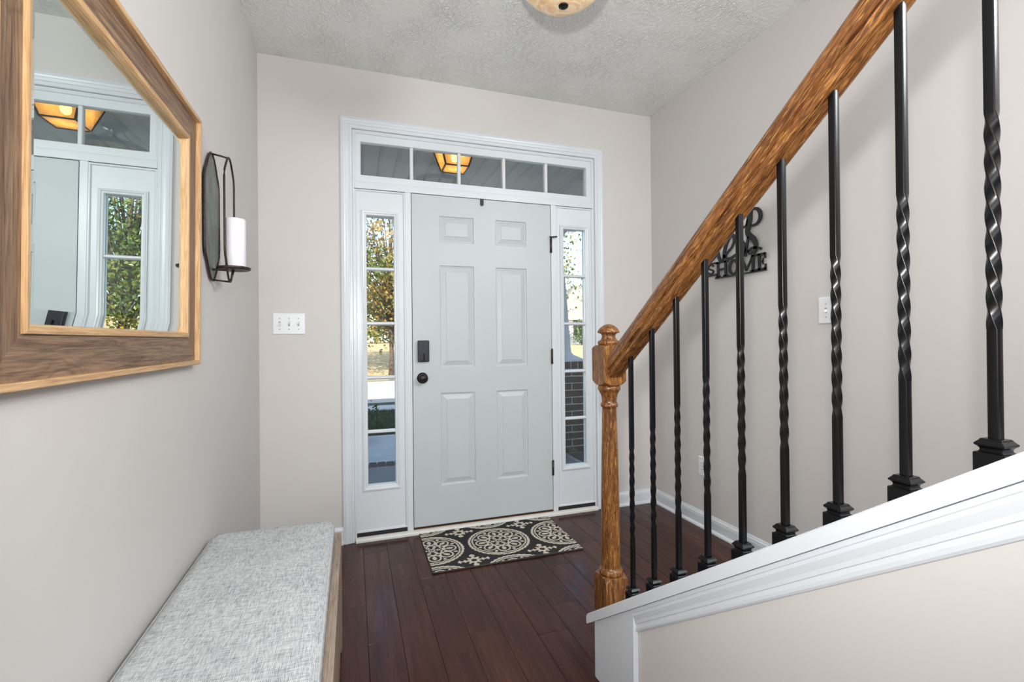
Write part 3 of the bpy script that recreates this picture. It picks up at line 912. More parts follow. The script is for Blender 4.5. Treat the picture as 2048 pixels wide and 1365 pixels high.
MB().tube([(LXc, LYc, LZc - 0.240), (0.068, TCY, 1.410), (TCX, TCY, 1.4335)], 0.0034, 8).build('tray_stem', M['sconce_iron'], sc)
MB().tube([(0.009, SY, 1.4320), (0.050, TCY, 1.4330)], 0.004, 8).build('tray_bracket', M['sconce_iron'], sc)
MB().lathe([(0.049, 0.0), (0.0545, 0.002), (0.0560, 0.006), (0.0555, 0.0105), (0.0535, 0.0105), (0.0525, 0.0075), (0.0, 0.0075)], (TCX, TCY, 1.4330), 40).build('tray', M['sconce_iron'], sc)
CX_ = 0.080
cd = empty('pillar_candle', (CX_, TCY, 1.4406), 'white pillar candle standing on the tray of the wall sconce', 'candle')
MB().lathe([(0.0325, 0.0), (0.0335, 0.002), (0.0335, 0.176), (0.0320, 0.181), (0.0295, 0.1805), (0.022, 0.176), (0.0, 0.175)], (CX_, TCY, 1.4407), 40).build('wax_body', M['wax'], cd)
MB().tube([(CX_, TCY, 1.614), (CX_ + 0.0005, TCY + 0.001, 1.622), (CX_ + 0.002, TCY + 0.002, 1.628)], 0.0012, 6).build('wick', M['wick'], cd)

# ------------------------------------------------------------------ switches and outlets
def plate(name, origin, u, n, w, h, gangs, label, cat, kind='switch', on=()):
    """origin = centre on the wall; u = horizontal direction along the wall; n = out of the wall"""
    O, U, N, Z = Vector(origin), Vector(u), Vector(n), Vector((0, 0, 1))
    e = empty(name, origin, label, cat)
    P = lambda a, b, d: O + U * a + Z * b + N * d
    def slab(a0, a1, b0, b1, d0, d1, ins, nm, m, par):
        r = [[P(a0, b0, d0), P(a1, b0, d0), P(a1, b1, d0), P(a0, b1, d0)], [P(a0, b0, (d0 + d1) / 2), P(a1, b0, (d0 + d1) / 2), P(a1, b1, (d0 + d1) / 2), P(a0, b1, (d0 + d1) / 2)],
             [P(a0 + ins, b0 + ins, d1), P(a1 - ins, b0 + ins, d1), P(a1 - ins, b1 - ins, d1), P(a0 + ins, b1 - ins, d1)]]
        return MB().rings(r).build(nm, m, par)
    slab(-w / 2, w / 2, -h / 2, h / 2, 0.0, 0.0062, 0.0032, 'cover_plate', M['plate_white'], e)
    for g in range(gangs):
        c = (g - (gangs - 1) / 2) * 0.0475
        if kind == 'switch':
            slab(c - 0.0052, c + 0.0052, -0.0125, 0.0125, 0.006, 0.0066, 0.0004, 'toggle_slot', M['plate_screw'], e)
            up = 1 if g in on else -1
            r = [[P(c - 0.0042, -0.006, 0.0064), P(c + 0.0042, -0.006, 0.0064), P(c + 0.0042, 0.006, 0.0064), P(c - 0.0042, 0.006, 0.0064)],
                 [P(c - 0.0036, -0.004 + up * 0.007, 0.018), P(c + 0.0036, -0.004 + up * 0.007, 0.018), P(c + 0.0036, 0.004 + up * 0.007, 0.018), P(c - 0.0036, 0.004 + up * 0.007, 0.018)]]
            MB().rings(r).build('toggle', M['plate_white'], e)
            sp = (0.030, -0.030)
        else:
            for s in (0.0195, -0.0195):
                rec = slab(c - 0.0165, c + 0.0165, s - 0.0140, s + 0.0140, 0.006, 0.0078, 0.002, 'receptacle', M['plate_white'], e)
                mb = MB()
                for dx in (-0.006, 0.006):
                    q = [P(c + dx - 0.0012, s - 0.001, 0.0075), P(c + dx + 0.0012, s - 0.001, 0.0075), P(c + dx + 0.0012, s + 0.007, 0.0075), P(c + dx - 0.0012, s + 0.007, 0.0075)]
                    mb.rings([q, [p + N * 0.0006 for p in q]])
                mb.build('slot', M['wick'], rec)
            sp = (0.0,)
        for s in sp:
            ring = lambda d, r: [P(c + r * math.cos(2 * math.pi * k / 12), s + r * math.sin(2 * math.pi * k / 12), d) for k in range(12)]
            MB().rings([ring(0.006, 0.0032), ring(0.0068, 0.0032), ring(0.0074, 0.0018)]).build('screw', M['plate_screw'], e)
    return e
plate('light_switch', (0.1515, 0, 1.2677), (1, 0, 0), (0, -1, 0), 0.166, 0.118, 3, 'white three-gang switch plate on the wall left of the front door', 'switch', 'switch', on=(1, 2))
plate('light_switch', (W, -1.3205, 1.287), (0, -1, 0), (-1, 0, 0), 0.076, 0.120, 1, 'white single switch plate on the right wall behind the stair balusters', 'switch', 'switch')
plate('wall_outlet', (W, -0.505, 0.374), (0, -1, 0), (-1, 0, 0), 0.072, 0.117, 1, 'white power outlet low on the right wall behind the balusters', 'outlet', 'outlet')

# ------------------------------------------------------------------ metal word sign on the right wall
sg = empty('wall_sign', (W, -0.75, 1.52), 'black cut metal word sign reading IS HOME under script lettering on the right wall', 'sign')
SX0, SX1 = W - 0.016, W - 0.010
def stroke(pts, w, z_shift=0.0):
    """flat ribbon with round ends following a smoothed polyline in the wall plane"""
    P = [Vector((a, b)) for a, b in pts]
    Q, WW = [], []
    ws = w if isinstance(w, (list, tuple)) else [w] * len(P)
    for i in range(len(P) - 1):
        p0, p1, p2, p3 = P[max(i - 1, 0)], P[i], P[i + 1], P[min(i + 2, len(P) - 1)]
        for k in range(6):
            s = k / 6
            Q.append(0.5 * ((2 * p1) + (p2 - p0) * s + (2 * p0 - 5 * p1 + 4 * p2 - p3) * s * s + (3 * p1 - p0 - 3 * p2 + p3) * s ** 3))
            WW.append(ws[i] + (ws[i + 1] - ws[i]) * s)
    Q.append(P[-1]); WW.append(ws[-1])
    rs = []
    for i, q in enumerate(Q):
        t_ = (Q[min(i + 1, len(Q) - 1)] - Q[max(i - 1, 0)]).normalized()
        nn = Vector((-t_.y, t_.x)) * WW[i] / 2
        a, b = q + nn, q - nn
        rs.append([(SX0, a.x, a.y), (SX0, b.x, b.y), (SX1, b.x, b.y), (SX1, a.x, a.y)])
    return rs
def letter(strokes, name='letter'):
    mb = MB()
    for pts, w in strokes: mb.rings(stroke(pts, w))
    return mb.build(name, M['sign_black'], sg)
def bars(rects, name='letter', polys=()):
    mb = MB()
    for y0, y1, z0, z1 in rects: mb.box(SX0, SX1, min(y0, y1), max(y0, y1), z0, z1)
    for p in polys: mb.rings([[(SX0, y, z) for y, z in p], [(SX1, y, z) for y, z in p]])
    return mb.build(name, M['sign_black'], sg)
B0, B1 = 1.519, 1.609
bars([(-0.645, -0.682, B0, B0 + 0.010), (-0.645, -0.682, B1 - 0.010, B1), (-0.655, -0.672, B0, B1), (-0.704, -0.742, B0, B0 + 0.010), (-0.704, -0.742, B1 - 0.010, B1), (-0.714, -0.731, B0, B1), (-0.672, -0.714, 1.558, 1.570)])
el = [(-0.782 + 0.030 * math.cos(a), 1.564 + 0.039 * math.sin(a)) for a in [2 * math.pi * k / 14 for k in range(15)]]
letter([(el, [0.011 + 0.009 * abs(math.cos(2 * math.pi * k / 14)) for k in range(15)])])
bars([(-0.816, -0.846, B0, B0 + 0.010), (-0.826, -0.838, B0, B1), (-0.899, -0.938, B0, B0 + 0.010), (-0.910, -0.928, B0, B1), (-0.812, -0.838, B1 - 0.010, B1), (-0.910, -0.936, B1 - 0.010, B1)],
     polys=[[(-0.824, B1), (-0.845, B1), (-0.879, 1.535), (-0.868, 1.528)], [(-0.911, B1), (-0.924, B1), (-0.879, 1.528), (-0.868, 1.528)]])
bars([(-0.942, -1.004, B0, B0 + 0.012), (-0.942, -1.000, B1 - 0.012, B1), (-0.951, -0.969, B0, B1), (-0.969, -0.984, 1.559, 1.570), (-0.980, -0.987, 1.548, 1.581), (-0.990, -1.002, B1 - 0.030, B1), (-0.993, -1.005, B0, B0 + 0.030)])
bars([(-0.545, -0.570, 1.541, 1.549), (-0.545, -0.570, 1.598, 1.606), (-0.552, -0.564, 1.541, 1.606)])
letter([([(-0.628, 1.590), (-0.616, 1.600), (-0.598, 1.600), (-0.586, 1.589), (-0.592, 1.578), (-0.614, 1.570), (-0.626, 1.560), (-0.617, 1.549), (-0.600, 1.547), (-0.585, 1.557)], 0.010)])
bars([(-0.535, -0.660, 1.533, 1.543)], 'base_bar')
bars([(-0.640, -1.005, 1.513, 1.521)], 'base_bar')
bars([(-0.535, -0.660, 1.604, 1.612)], 'base_bar')
a = [(-0.898, 1.852), (-0.931, 1.853), (-0.953, 1.845), (-0.967, 1.826), (-0.971, 1.804), (-0.963, 1.783), (-0.943, 1.768), (-0.913, 1.766)]
letter([(a, [0.012, 0.014, 0.018, 0.024, 0.024, 0.020, 0.014, 0.012]), ([(-0.902, 1.853), (-0.898, 1.802), (-0.890, 1.769), (-0.884, 1.738), (-0.898, 1.715), (-0.925, 1.690), (-0.938, 1.662), (-0.934, 1.635), (-0.922, 1.612)], [0.034, 0.036, 0.034, 0.030, 0.032, 0.032, 0.028, 0.022, 0.014]),
        ([(-0.835, 1.780), (-0.847, 1.771), (-0.865, 1.771), (-0.879, 1.780), (-0.886, 1.805)], 0.012), ([(-0.888, 1.712), (-0.880, 1.671), (-0.870, 1.633), (-0.866, 1.608)], 0.014),
        ([(-0.880, 1.628), (-0.911, 1.645), (-0.945, 1.642), (-0.976, 1.631)], [0.008, 0.014, 0.014, 0.012]), ([(-0.890, 1.640), (-0.888, 1.623), (-0.906, 1.616), (-0.916, 1.630)], 0.010)], 'script_letter')
letter([([(-0.716, 1.625), (-0.739, 1.653), (-0.771, 1.677), (-0.789, 1.710), (-0.785, 1.737), (-0.768, 1.744), (-0.748, 1.730), (-0.725, 1.693), (-0.714, 1.649), (-0.726, 1.619), (-0.761, 1.617), (-0.805, 1.630), (-0.842, 1.618), (-0.861, 1.631), (-0.866, 1.659), (-0.848, 1.698)], [0.012, 0.012, 0.014, 0.018, 0.020, 0.020, 0.022, 0.024, 0.024, 0.020, 0.014, 0.014, 0.018, 0.020, 0.020, 0.012])], 'script_letter')
letter([([(-0.560, 1.607), (-0.594, 1.615), (-0.638, 1.643), (-0.662, 1.670), (-0.669, 1.642), (-0.685, 1.610), (-0.700, 1.617), (-0.716, 1.645)], [0.010, 0.010, 0.012, 0.018, 0.022, 0.018, 0.014, 0.014])], 'script_letter')
for y, z in ((-0.66, 1.564), (-0.96, 1.60), (-0.90, 1.80)): MB().lathe([(0.004, 0.0), (0.004, 0.0104)], (W - 0.0105, y, z), 10, 'x').build('standoff', M['sign_black'], sg)

# ------------------------------------------------------------------ bench and cushion
bn = empty('storage_bench', (0.22, -1.5, 0), 'low greyed oak bench along the left wall beneath the mirror', 'bench')
BX0, BX1, BYF, BYN, BZ = 0.030, 0.440, -0.968, -2.16, 0.435
MB().box(BX0, BX1, BYN, BYF, BZ - 0.022, BZ).build('top_board', M['bench_wood'], bn, bevel=0.0015, seg=1)
MB().box(BX1 - 0.020, BX1 - 0.004, BYN + 0.045, BYF - 0.045, 0.045, BZ - 0.022).build('front_panel', M['bench_wood'], bn)
MB().box(BX0, BX0 + 0.016, BYN + 0.045, BYF - 0.045, 0.045, BZ - 0.022).build('back_panel', M['bench_wood'], bn)
for y in (BYF - 0.020, BYN + 0.045):
    MB().box(BX0 + 0.02, BX1 - 0.022, y - 0.020, y - 0.004, 0.045, BZ - 0.022).build('end_panel', M['bench_wood'], bn)
for xx in (BX0, BX1 - 0.045):
    for y in (BYN, BYF - 0.045):
        MB().box(xx, xx + 0.045, y, y + 0.045, 0.001, BZ - 0.022).build('leg', M['bench_wood'], bn, bevel=0.001, seg=1)
MB().box(BX0 + 0.016, BX1 - 0.02, BYN + 0.041, BYF - 0.024, 0.045, 0.06).build('bottom_board', M['bench_wood'], bn)

def cushion():
    x0, x1, y0, y1, z0, z1 = 0.014, 0.414, -2.13, -0.978, BZ + 0.0008, 0.496
    nx, ny = 22, 46
    mb = MB()
    def edge(s): return 1 - (abs(2 * s - 1)) ** 8
    top = []
    rx = 0.016
    for j in range(ny + 1):
        row = []
        for i in range(nx + 1):
            s, t_ = i / nx, j / ny
            x = x0 + (x1 - x0) * s; y = y0 + (y1 - y0) * t_
            dx = min(x - x0, x1 - x); dy = min(y - y0, y1 - y)
            d = min(dx, dy)
            z = z1
            e = max(0.0, 1 - d / rx)
            z -= rx * (1 - math.sqrt(max(0, 1 - e * e)))
            z += 0.004 * math.sin(3.1 * t_ * 3 + 4 * s) * min(1, d / 0.05) * 0.5
            row.append((x, y, z))
        top.append(row)
    # pull the two wall-side and far corners round
    vs, fs = [], []
    def corner(p):
        x, y, z = p
        R = 0.022
        for cx, sx in ((x0 + R, -1), (x1 - R, 1)):
            for cy, sy in ((y0 + R, -1), (y1 - R, 1)):
                if (x - cx) * sx > 0 and (y - cy) * sy > 0:
                    l = math.hypot(x - cx, y - cy)
                    m_ = max(abs(x - cx), abs(y - cy))
                    if l > 0: x, y = cx + (x - cx) * m_ / l, cy + (y - cy) * m_ / l
        return (x, y, z)
    n1 = nx + 1
    for r in top:
        for p in r: vs.append(corner(p))
    for j in range(ny):
        for i in range(nx): fs.append((j * n1 + i, j * n1 + i + 1, (j + 1) * n1 + i + 1, (j + 1) * n1 + i))
    rim = [i for i in range(n1)] + [j * n1 + nx for j in range(1, ny + 1)] + [ny * n1 + i for i in range(nx - 1, -1, -1)] + [j * n1 for j in range(ny - 1, 0, -1)]
    k0 = len(vs)
    levels = [(0.030, 0.003), (0.006, 0.003), (0.0, -0.004)]
    cx, cy = (x0 + x1) / 2, (y0 + y1) / 2
    prev = rim
    for zz, out in levels:
        cur = []
        for i in rim:
            x, y, z = vs[i]
            ex = out * (1 if x > cx else -1) if min(x - x0, x1 - x) < 0.012 else 0
            ey = out * (1 if y > cy else -1) if min(y - y0, y1 - y) < 0.012 else 0
            if ex < 0: ex = max(ex, -0.004)
            cur.append(len(vs)); vs.append((x + ex, y + ey, z0 + zz))
        for i in range(len(rim)):
            j = (i + 1) % len(rim)
            fs.append((prev[i], prev[j], cur[j], cur[i]))
        prev = cur
    fs.append(tuple(prev))
    MBx = MB().add(vs, fs, True)
    path = [vs[i] for i in rim]
    return MBx, path
cmb, crim = cushion()
cu = cmb.build('bench_cushion', M['linen'], None, 'flat light grey linen seat cushion lying on the oak bench', 'cushion')
zs = 0.4803
path = [(p[0], p[1], zs) for p in crim]
pp = MB().tube([(x, y, z) for x, y, z in path], 0.0016, 6, closed=True).build('seam_piping', M['piping'], cu)

# ------------------------------------------------------------------ rug
RX0, RX1, RY0, RY1 = 0.8585, 1.690, -0.532, -0.0315
def rug_pattern(X, Y):
    """1 = cream yarn, 0 = charcoal yarn"""
    cx, cy, px, py = 1.279, -0.281, 0.387, 0.374
    out = np.zeros_like(X)
    u = (X - cx + px / 2) % px - px / 2
    v = (Y - cy + py / 2) % py - py / 2
    r = np.hypot(u, v); a = np.arctan2(v, u)
    def band(d, w): return (np.abs(d) < w)
    wob = 0.0018 * np.sin(a * 38)
    m = band(r - 0.171 + wob, 0.0065)
    m |= band(r - 0.151 - 0.0035 * np.abs(np.sin(a * 4)) + wob, 0.0042)
    # eight lobes outlined, alternating with buds
    k = 8
    aa = (a + math.pi / k) % (2 * math.pi / k) - math.pi / k
    lu, lv = r * np.cos(aa) - 0.100, r * np.sin(aa)
    lob = np.hypot(lu, lv * 1.02)
    m |= band(lob - 0.034, 0.0046) & (r < 0.145)
    m |= (np.hypot(lu * 0.9, lv * 1.5) < 0.017) & ~(np.hypot(lu + 0.004, lv) < 0.0055)
    m |= (np.abs(lv) < 0.0035) & (lu < 0.012) & (lu > -0.034)
    ab = (a) % (2 * math.pi / k) - math.pi / k
    bu, bv_ = r * np.cos(ab), r * np.sin(ab)
    m |= (np.hypot((bu - 0.134) * 1.0, bv_ * 1.3) < 0.011)
    m |= (np.hypot((bu - 0.084) * 0.6, bv_ * 1.6) < 0.0085)
    m |= band(r - 0.058 - 0.004 * np.cos(a * 8), 0.0045)
    k = 6
    a6 = (a + math.pi / k) % (2 * math.pi / k) - math.pi / k
    m |= (np.hypot((r * np.cos(a6) - 0.036) * 0.8, r * np.sin(a6) * 1.15) < 0.0105) & ~(np.hypot(r * np.cos(a6) - 0.038, r * np.sin(a6)) < 0.004)
    m |= band(r - 0.016, 0.0035) | (r < 0.005)
    # crossing flowers between the medallions
    u2 = (X - cx) % px - px / 2
    v2 = (Y - cy) % py - py / 2
    r2 = np.hypot(u2, v2); a2 = np.arctan2(v2, u2)
    fl = band(r2 - 0.0215, 0.006)
    fl |= (r2 > 0.020) & (r2 < 0.036 + 0.009 * np.cos(a2 * 8))
    for q in range(4):
        an = q * math.pi / 2 + 0.0
        p = u2 * math.cos(an) + v2 * math.sin(an); s = -u2 * math.sin(an) + v2 * math.cos(an)
        ln = 0.080 if q % 2 == 0 else 0.062
        fl |= (np.abs(s) < 0.0040) & (p > 0.02) & (p < ln)
        for at_ in (0.048, ln - 0.004):
            fl |= (np.hypot((p - at_) * 1.3, np.abs(s) - 0.008) < 0.0072)
        fl |= np.hypot(p - ln, s) < 0.0065
    m = np.where(r > 0.180, fl & (r > 0.184), m)
    return m.astype(float)
nx, ny = 440, 264
xs = np.linspace(RX0, RX1, nx + 1); ys = np.linspace(RY0, RY1, ny + 1)
X, Y = np.meshgrid(xs, ys)
rs_ = np.random.RandomState(3)
pat = rug_pattern(X + rs_.uniform(-.0016, .0016, X.shape), Y + rs_.uniform(-.0016, .0016, X.shape))
Z = 0.0068 + 0.0016 * pat + rs_.uniform(-.0003, .0003, X.shape)
ripple = 0.0045 * np.clip(1 - np.abs(Y - RY0) / 0.12, 0, 1) * np.exp(-((X - 1.42) / 0.07) ** 2)
Z += ripple
rg = empty('door_mat', (1.274, -0.28, 0), 'charcoal and cream medallion patterned rug on the floor in front of the door', 'rug')
me = bpy.data.meshes.new('woven_face')
vv = np.stack([X, Y, Z], -1).reshape(-1, 3)
idx = np.arange((nx + 1) * (ny + 1)).reshape(ny + 1, nx + 1)
ff = np.stack([idx[:-1, :-1], idx[:-1, 1:], idx[1:, 1:], idx[1:, :-1]], -1).reshape(-1, 4)
me.from_pydata(vv.tolist(), [], ff.tolist())
ca = me.color_attributes.new('dye', 'FLOAT_COLOR', 'POINT')
dk, cr_ = np.array(srgb(58, 57, 58)), np.array(srgb(214, 205, 190))
colr = dk + (cr_ - dk) * pat.reshape(-1, 1)
ca.data.foreach_set('color', colr.astype(np.float32).ravel())
me.materials.append(M['rug'])
o = bpy.data.objects.new('woven_face', me)
link(o, rg)
mb = MB()
mb.box(RX0, RX1, RY0, RY1, 0.0006, 0.0064)
mb.build('backing', M['rug_edge'], rg)
pth = [(xx, RY0, 0.0045 + 0.0045 * math.exp(-((xx - 1.42) / 0.07) ** 2)) for xx in np.linspace(RX0, RX1, 40)]
pth += [(RX1, RY1, 0.0045)] + [(RX0, RY1, 0.0045)]
MB().tube(pth, 0.0038, 6, closed=True).build('bound_edge', M['rug_edge'], rg)

# ------------------------------------------------------------------ ceiling lamp
lx, ly = 1.236, -1.312
lamp = empty('ceiling_lamp', (lx, ly, 2.40), 'amber alabaster glass bowl ceiling lamp with bronze rim and finial', 'lamp')
bowl = []
for k in range(15):
    s = k / 14
    r = 0.004 + 0.188 * math.sin(s * math.pi / 2)
    z = 2.403 + 0.185 * (1 - math.cos(s * math.pi / 2)) ** 0.95
    bowl.append((r, z))
inn = [(max(0.001, r - 0.004), z + 0.004) for r, z in bowl[::-1]]
MB().lathe(bowl + inn, (lx, ly, 0), 56).build('glass_bowl', M['alabaster'], lamp)
MB().lathe([(0.186, 2.586), (0.206, 2.584), (0.209, 2.592), (0.207, 2.614), (0.198, 2.618), (0.186, 2.606)], (lx, ly, 0), 56).build('bronze_rim', M['bronze'], lamp)
MB().lathe([(0.002, 2.3925), (0.006, 2.3930), (0.0085, 2.3955), (0.0095, 2.3975), (0.0145, 2.3975), (0.0178, 2.4000), (0.0182, 2.4030), (0.016, 2.4050), (0.006, 2.4080)], (lx, ly, 0), 28).build('finial', M['bronze'], lamp)
MB().lathe([(0.011, 2.408), (0.011, 2.735), (0.06, 2.738), (0.075, 2.745), (0.075, 2.760)], (lx, ly, 0), 36).build('canopy', M['bronze'], lamp)
for k in range(3):
    a = math.radians(90 + 120 * k)
    MB().tube([(lx + 0.198 * math.cos(a), ly + 0.198 * math.sin(a), 2.618), (lx + 0.11 * math.cos(a), ly + 0.11 * math.sin(a), 2.665), (lx + 0.045 * math.cos(a), ly + 0.045 * math.sin(a), 2.740)], 0.005, 8).build('lamp_arm', M['bronze'], lamp)

# ------------------------------------------------------------------ porch
PZ = -0.055
structure('porch_floor', MB().box(-0.9, 2.645, 0.16, 1.865, PZ - 0.3, PZ), M['concrete'])
structure('porch_edging', MB().box(-1.1, 2.86, 0.16, 2.06, PZ - 0.32, PZ - 0.014), M['mortar'])
edging = bpy.data.objects['porch_edging']
def brick_mesh(name, sx, sy, sz, seed):
    r = random.Random(seed)
    bm = bmesh.new()
    bmesh.ops.create_cube(bm, size=1.0)
    for v in bm.verts: v.co = Vector((v.co.x * sx, v.co.y * sy, v.co.z * sz))
    bmesh.ops.bevel(bm, geom=list(bm.edges), offset=0.004, segments=1, profile=0.5, affect='EDGES')
    for v in bm.verts: v.co += Vector((r.uniform(-1, 1), r.uniform(-1, 1), r.uniform(-1, 1))) * 0.0012
    me = bpy.data.meshes.new(name)
    bm.to_mesh(me); bm.free()
    me.materials.append(M['brick'])
    return me
def put(me, name, loc, parent, rz=0.0):
    o = bpy.data.objects.new(name, me)
    o.location = loc
    o.rotation_euler = (0, 0, rz)
    link(o, parent)
    return o
edge_b = [brick_mesh('edge_brick', 0.072, 0.187, 0.05, i) for i in range(3)]
x = -1.06
i = 0
while x < 2.83:
    put(edge_b[i % 3], 'brick', (x, 1.967, PZ - 0.026 + rnd.uniform(-0.002, 0.002)), edging); x += 0.0825; i += 1
y = 0.22
while y < 1.80:
    put(edge_b[i % 3], 'brick', (2.755, y, PZ - 0.026 + rnd.uniform(-0.002, 0.002)), edging, math.pi / 2); y += 0.0825; i += 1

# brick pier with tapered column at the right front corner of the porch
col = empty('porch_column', (2.54, 2.05, PZ), 'white tapered porch column on a dark brick pier outside the right sidelight', 'column')
PX0, PX1, PY0, PY1 = 2.21, 2.88, 1.70, 2.37
PT = 0.845
MB().box(PX0 + 0.008, PX1 - 0.008, PY0 + 0.008, PY1 - 0.008, PZ, PT + 0.08).build('mortar_core', M['mortar'], col)
CH = (PT - PZ) / 12.0
bl = [brick_mesh('pier_brick', 0.19, 0.085, CH - 0.012, 20 + i) for i in range(4)]
bh = [brick_mesh('pier_half_brick', 0.085, 0.085, CH - 0.012, 30 + i) for i in range(2)]
for row in range(12):
    z = PZ + CH * (row + 0.5)
    for side in range(4):
        # each face is laid in running bond, corners alternate
        Lw = PX1 - PX0
        pos = []
        s = 0.0 if (row + side) % 2 == 0 else -0.1005
        while s < Lw - 0.03:
            a, b = max(s, 0.0), min(s + 0.201, Lw)
            pos.append((a, b)); s += 0.201
        for a, b in pos:
            ln = b - a - 0.011
            if ln < 0.03: continue
            c_ = (a + b) / 2
            me = bl[(row + int(a * 50)) % 4] if ln > 0.15 else bh[row % 2]
            base = 0.19 if ln > 0.15 else 0.085
            if side == 0: loc, rz = (PX0 + c_, PY0 + 0.0425, z), 0
            elif side == 1: loc, rz = (PX0 + 0.0425, PY0 + c_, z), math.pi / 2
            elif side == 2: loc, rz = (PX1 - 0.0425, PY0 + c_, z), math.pi / 2
            else: loc, rz = (PX0 + c_, PY1 - 0.0425, z), 0
            if side in (1, 2) and (c_ < 0.09 or c_ > Lw - 0.09): continue
            o = put(me, 'brick', loc, col, rz)
            o.scale = (ln / base, 1, 1)
# rowlock course under the column base
rb = [brick_mesh('rowlock_brick', 0.070, 0.09, 0.075, 50 + i) for i in range(3)]
s = 0.0
k = 0
while s < PX1 - PX0 - 0.05:
    put(rb[k % 3], 'brick', (PX0 + 0.04 + s, PY0 + 0.043, PT + 0.0415), col)
    put(rb[k % 3], 'brick', (PX1 - 0.043, PY0 + 0.04 + s, PT + 0.0415), col, math.pi / 2)
    s += 0.0825; k += 1
def sqring(cx, cy, h, z): return [(cx - h, cy - h, z), (cx + h, cy - h, z), (cx + h, cy + h, z), (cx - h, cy + h, z)]
ccx, ccy = 2.545, 2.035
MB().rings([sqring(ccx, ccy, h, z) for h, z in ((0.325, PT + 0.081), (0.325, PT + 0.100), (0.300, PT + 0.115), (0.235, PT + 0.150), (0.222, PT + 0.175))]).build('column_base', M['ext_white'], col)
MB().rings([sqring(ccx, ccy, h, z) for h, z in ((0.218, PT + 0.175), (0.150, 2.262))]).build('column_shaft', M['ext_white'], col)
MB().rings([sqring(ccx, ccy, h, z) for h, z in ((0.162, 2.262), (0.162, 2.300), (0.176, 2.306), (0.176, 2.330), (0.200, 2.355), (0.200, 2.434))]).build('column_capital', M['ext_white'], col)

# porch roof: ceiling boards, beams, roof slab
pc = structure('porch_roof', MB().box(-1.0, 3.1, 0.16, 2.4, 2.815, 2.95), M['ext_white'])
x = -0.93
while x < 2.60:
    mb = MB()
    p = [(0.0, 0.0), (0.004, -0.010), (0.068, -0.010), (0.072, -0.004), (0.078, -0.004), (0.082, -0.010), (0.146, -0.010), (0.150, 0.0), (0.150, 0.018), (0.0, 0.018)]
    p = [(0.0, -0.002), (0.004, -0.008), (0.011, -0.002), (0.020, -0.002), (0.024, -0.010), (0.144, -0.010), (0.149, -0.002), (0.1495, 0.018), (0.0, 0.018)]
    mb.rings([[(x + a, 0.165, 2.792 + b) for a, b in p], [(x + a, 2.385, 2.792 + b) for a, b in p]])
    mb.build('soffit_board', M['soffit'], pc)
    x += 0.1505
structure('porch_beam', MB().box(-1.0, 3.0, 1.90, 2.17, 2.435, 2.78), M['ext_white'])
fz = empty('porch_frieze', (2.68, 1.0, 2.4), kind='structure')
MB().box(2.655, 2.90, 0.16, 1.895, 2.435, 2.78).build('frieze_board', M['ext_white'], fz)
y = 0.18
while y < 1.85:
    MB().box(2.640, 2.655, y, y + 0.132, 2.45, 2.745).build('vertical_plank', M['siding'], fz, bevel=0.004, seg=1); y += 0.138
MB().box(2.628, 2.655, 0.165, 1.895, 2.745, 2.779).build('crown_strip', M['ext_white'], fz)

# porch lantern
ln = empty('porch_lantern', (1.28, 0.85, 2.78), 'flush porch lantern with amber glass panes in a black frame, seen through the transom', 'lantern')
LX, LY, LZ0, LZ1, LB, LT = 1.280, 0.845, 2.545, 2.735, 0.092, 0.150
cb = [(LX + sx * LB, LY + sy * LB, LZ0) for sx, sy in ((-1, -1), (1, -1), (1, 1), (-1, 1))]
ct = [(LX + sx * LT, LY + sy * LT, LZ1) for sx, sy in ((-1, -1), (1, -1), (1, 1), (-1, 1))]
for i in range(4):
    j = (i + 1) % 4
    q = [Vector(cb[i]), Vector(cb[j]), Vector(ct[j]), Vector(ct[i])]
    nrm = (q[1] - q[0]).cross(q[3] - q[0]).normalized()
    MB().rings([[p + nrm * 0.001 for p in q], [p - nrm * 0.002 for p in q]]).build('glass_pane', M['amber'], ln)
    MB().tube([cb[i], ct[i]], 0.0075, 4, smooth=False).build('corner_bar', M['iron'], ln)
    MB().tube([cb[i], cb[j]], 0.0075, 4, smooth=False).build('bottom_bar', M['iron'], ln)
    MB().tube([ct[i], ct[j]], 0.0075, 4, smooth=False).build('top_bar', M['iron'], ln)
MB().box(LX - LB, LX + LB, LY - LB, LY + LB, LZ0 - 0.001, LZ0 + 0.002).build('glass_pane', M['amber'], ln)
MB().box(LX - LT - 0.03, LX + LT + 0.03, LY - LT - 0.03, LY + LT + 0.03, LZ1, 2.781).build('mounting_pan', M['iron'], ln, bevel=0.004)
bl_ = MB().lathe([(0.004, 2.60), (0.022, 2.612), (0.030, 2.632), (0.027, 2.652), (0.016, 2.675), (0.013, 2.69)], (LX, LY, 0), 20).build('bulb', M['bulb'], ln)
MB().lathe([(0.015, 2.688), (0.018, 2.735)], (LX, LY, 0), 16).build('bulb_socket', M['iron'], ln)

# ------------------------------------------------------------------ ground outside
GZ = -0.30
structure('walkway', MB().box(0.35, 2.2, 2.07, 3.25, GZ - 0.2, GZ + 0.02).box(0.35, 2.2, 3.258, 4.62, GZ - 0.2, GZ + 0.02), M['walk'])
structure('mulch_bed', MB().box(-3.0, 0.34, 2.07, 4.6, GZ - 0.2, GZ).box(2.21, 7.0, 2.4, 4.6, GZ - 0.2, GZ), M['mulch'])
structure('lawn', MB().box(-14, 20, 4.625, 7.4, GZ - 0.2, GZ).box(-14, 20, 8.15, 8.75, GZ - 0.2, GZ), M['lawn'])
structure('sidewalk', MB().box(-14, 20, 7.405, 8.145, GZ - 0.2, GZ + 0.015), M['walk'])
structure('street', MB().box(-40, 60, 8.76, 15.5, GZ - 0.25, GZ - 0.06), M['road'])
mb = MB()
gx = [-60 + 10 * i for i in range(15)]
gy = [15.5, 17, 20, 25, 32, 40, 60, 100]
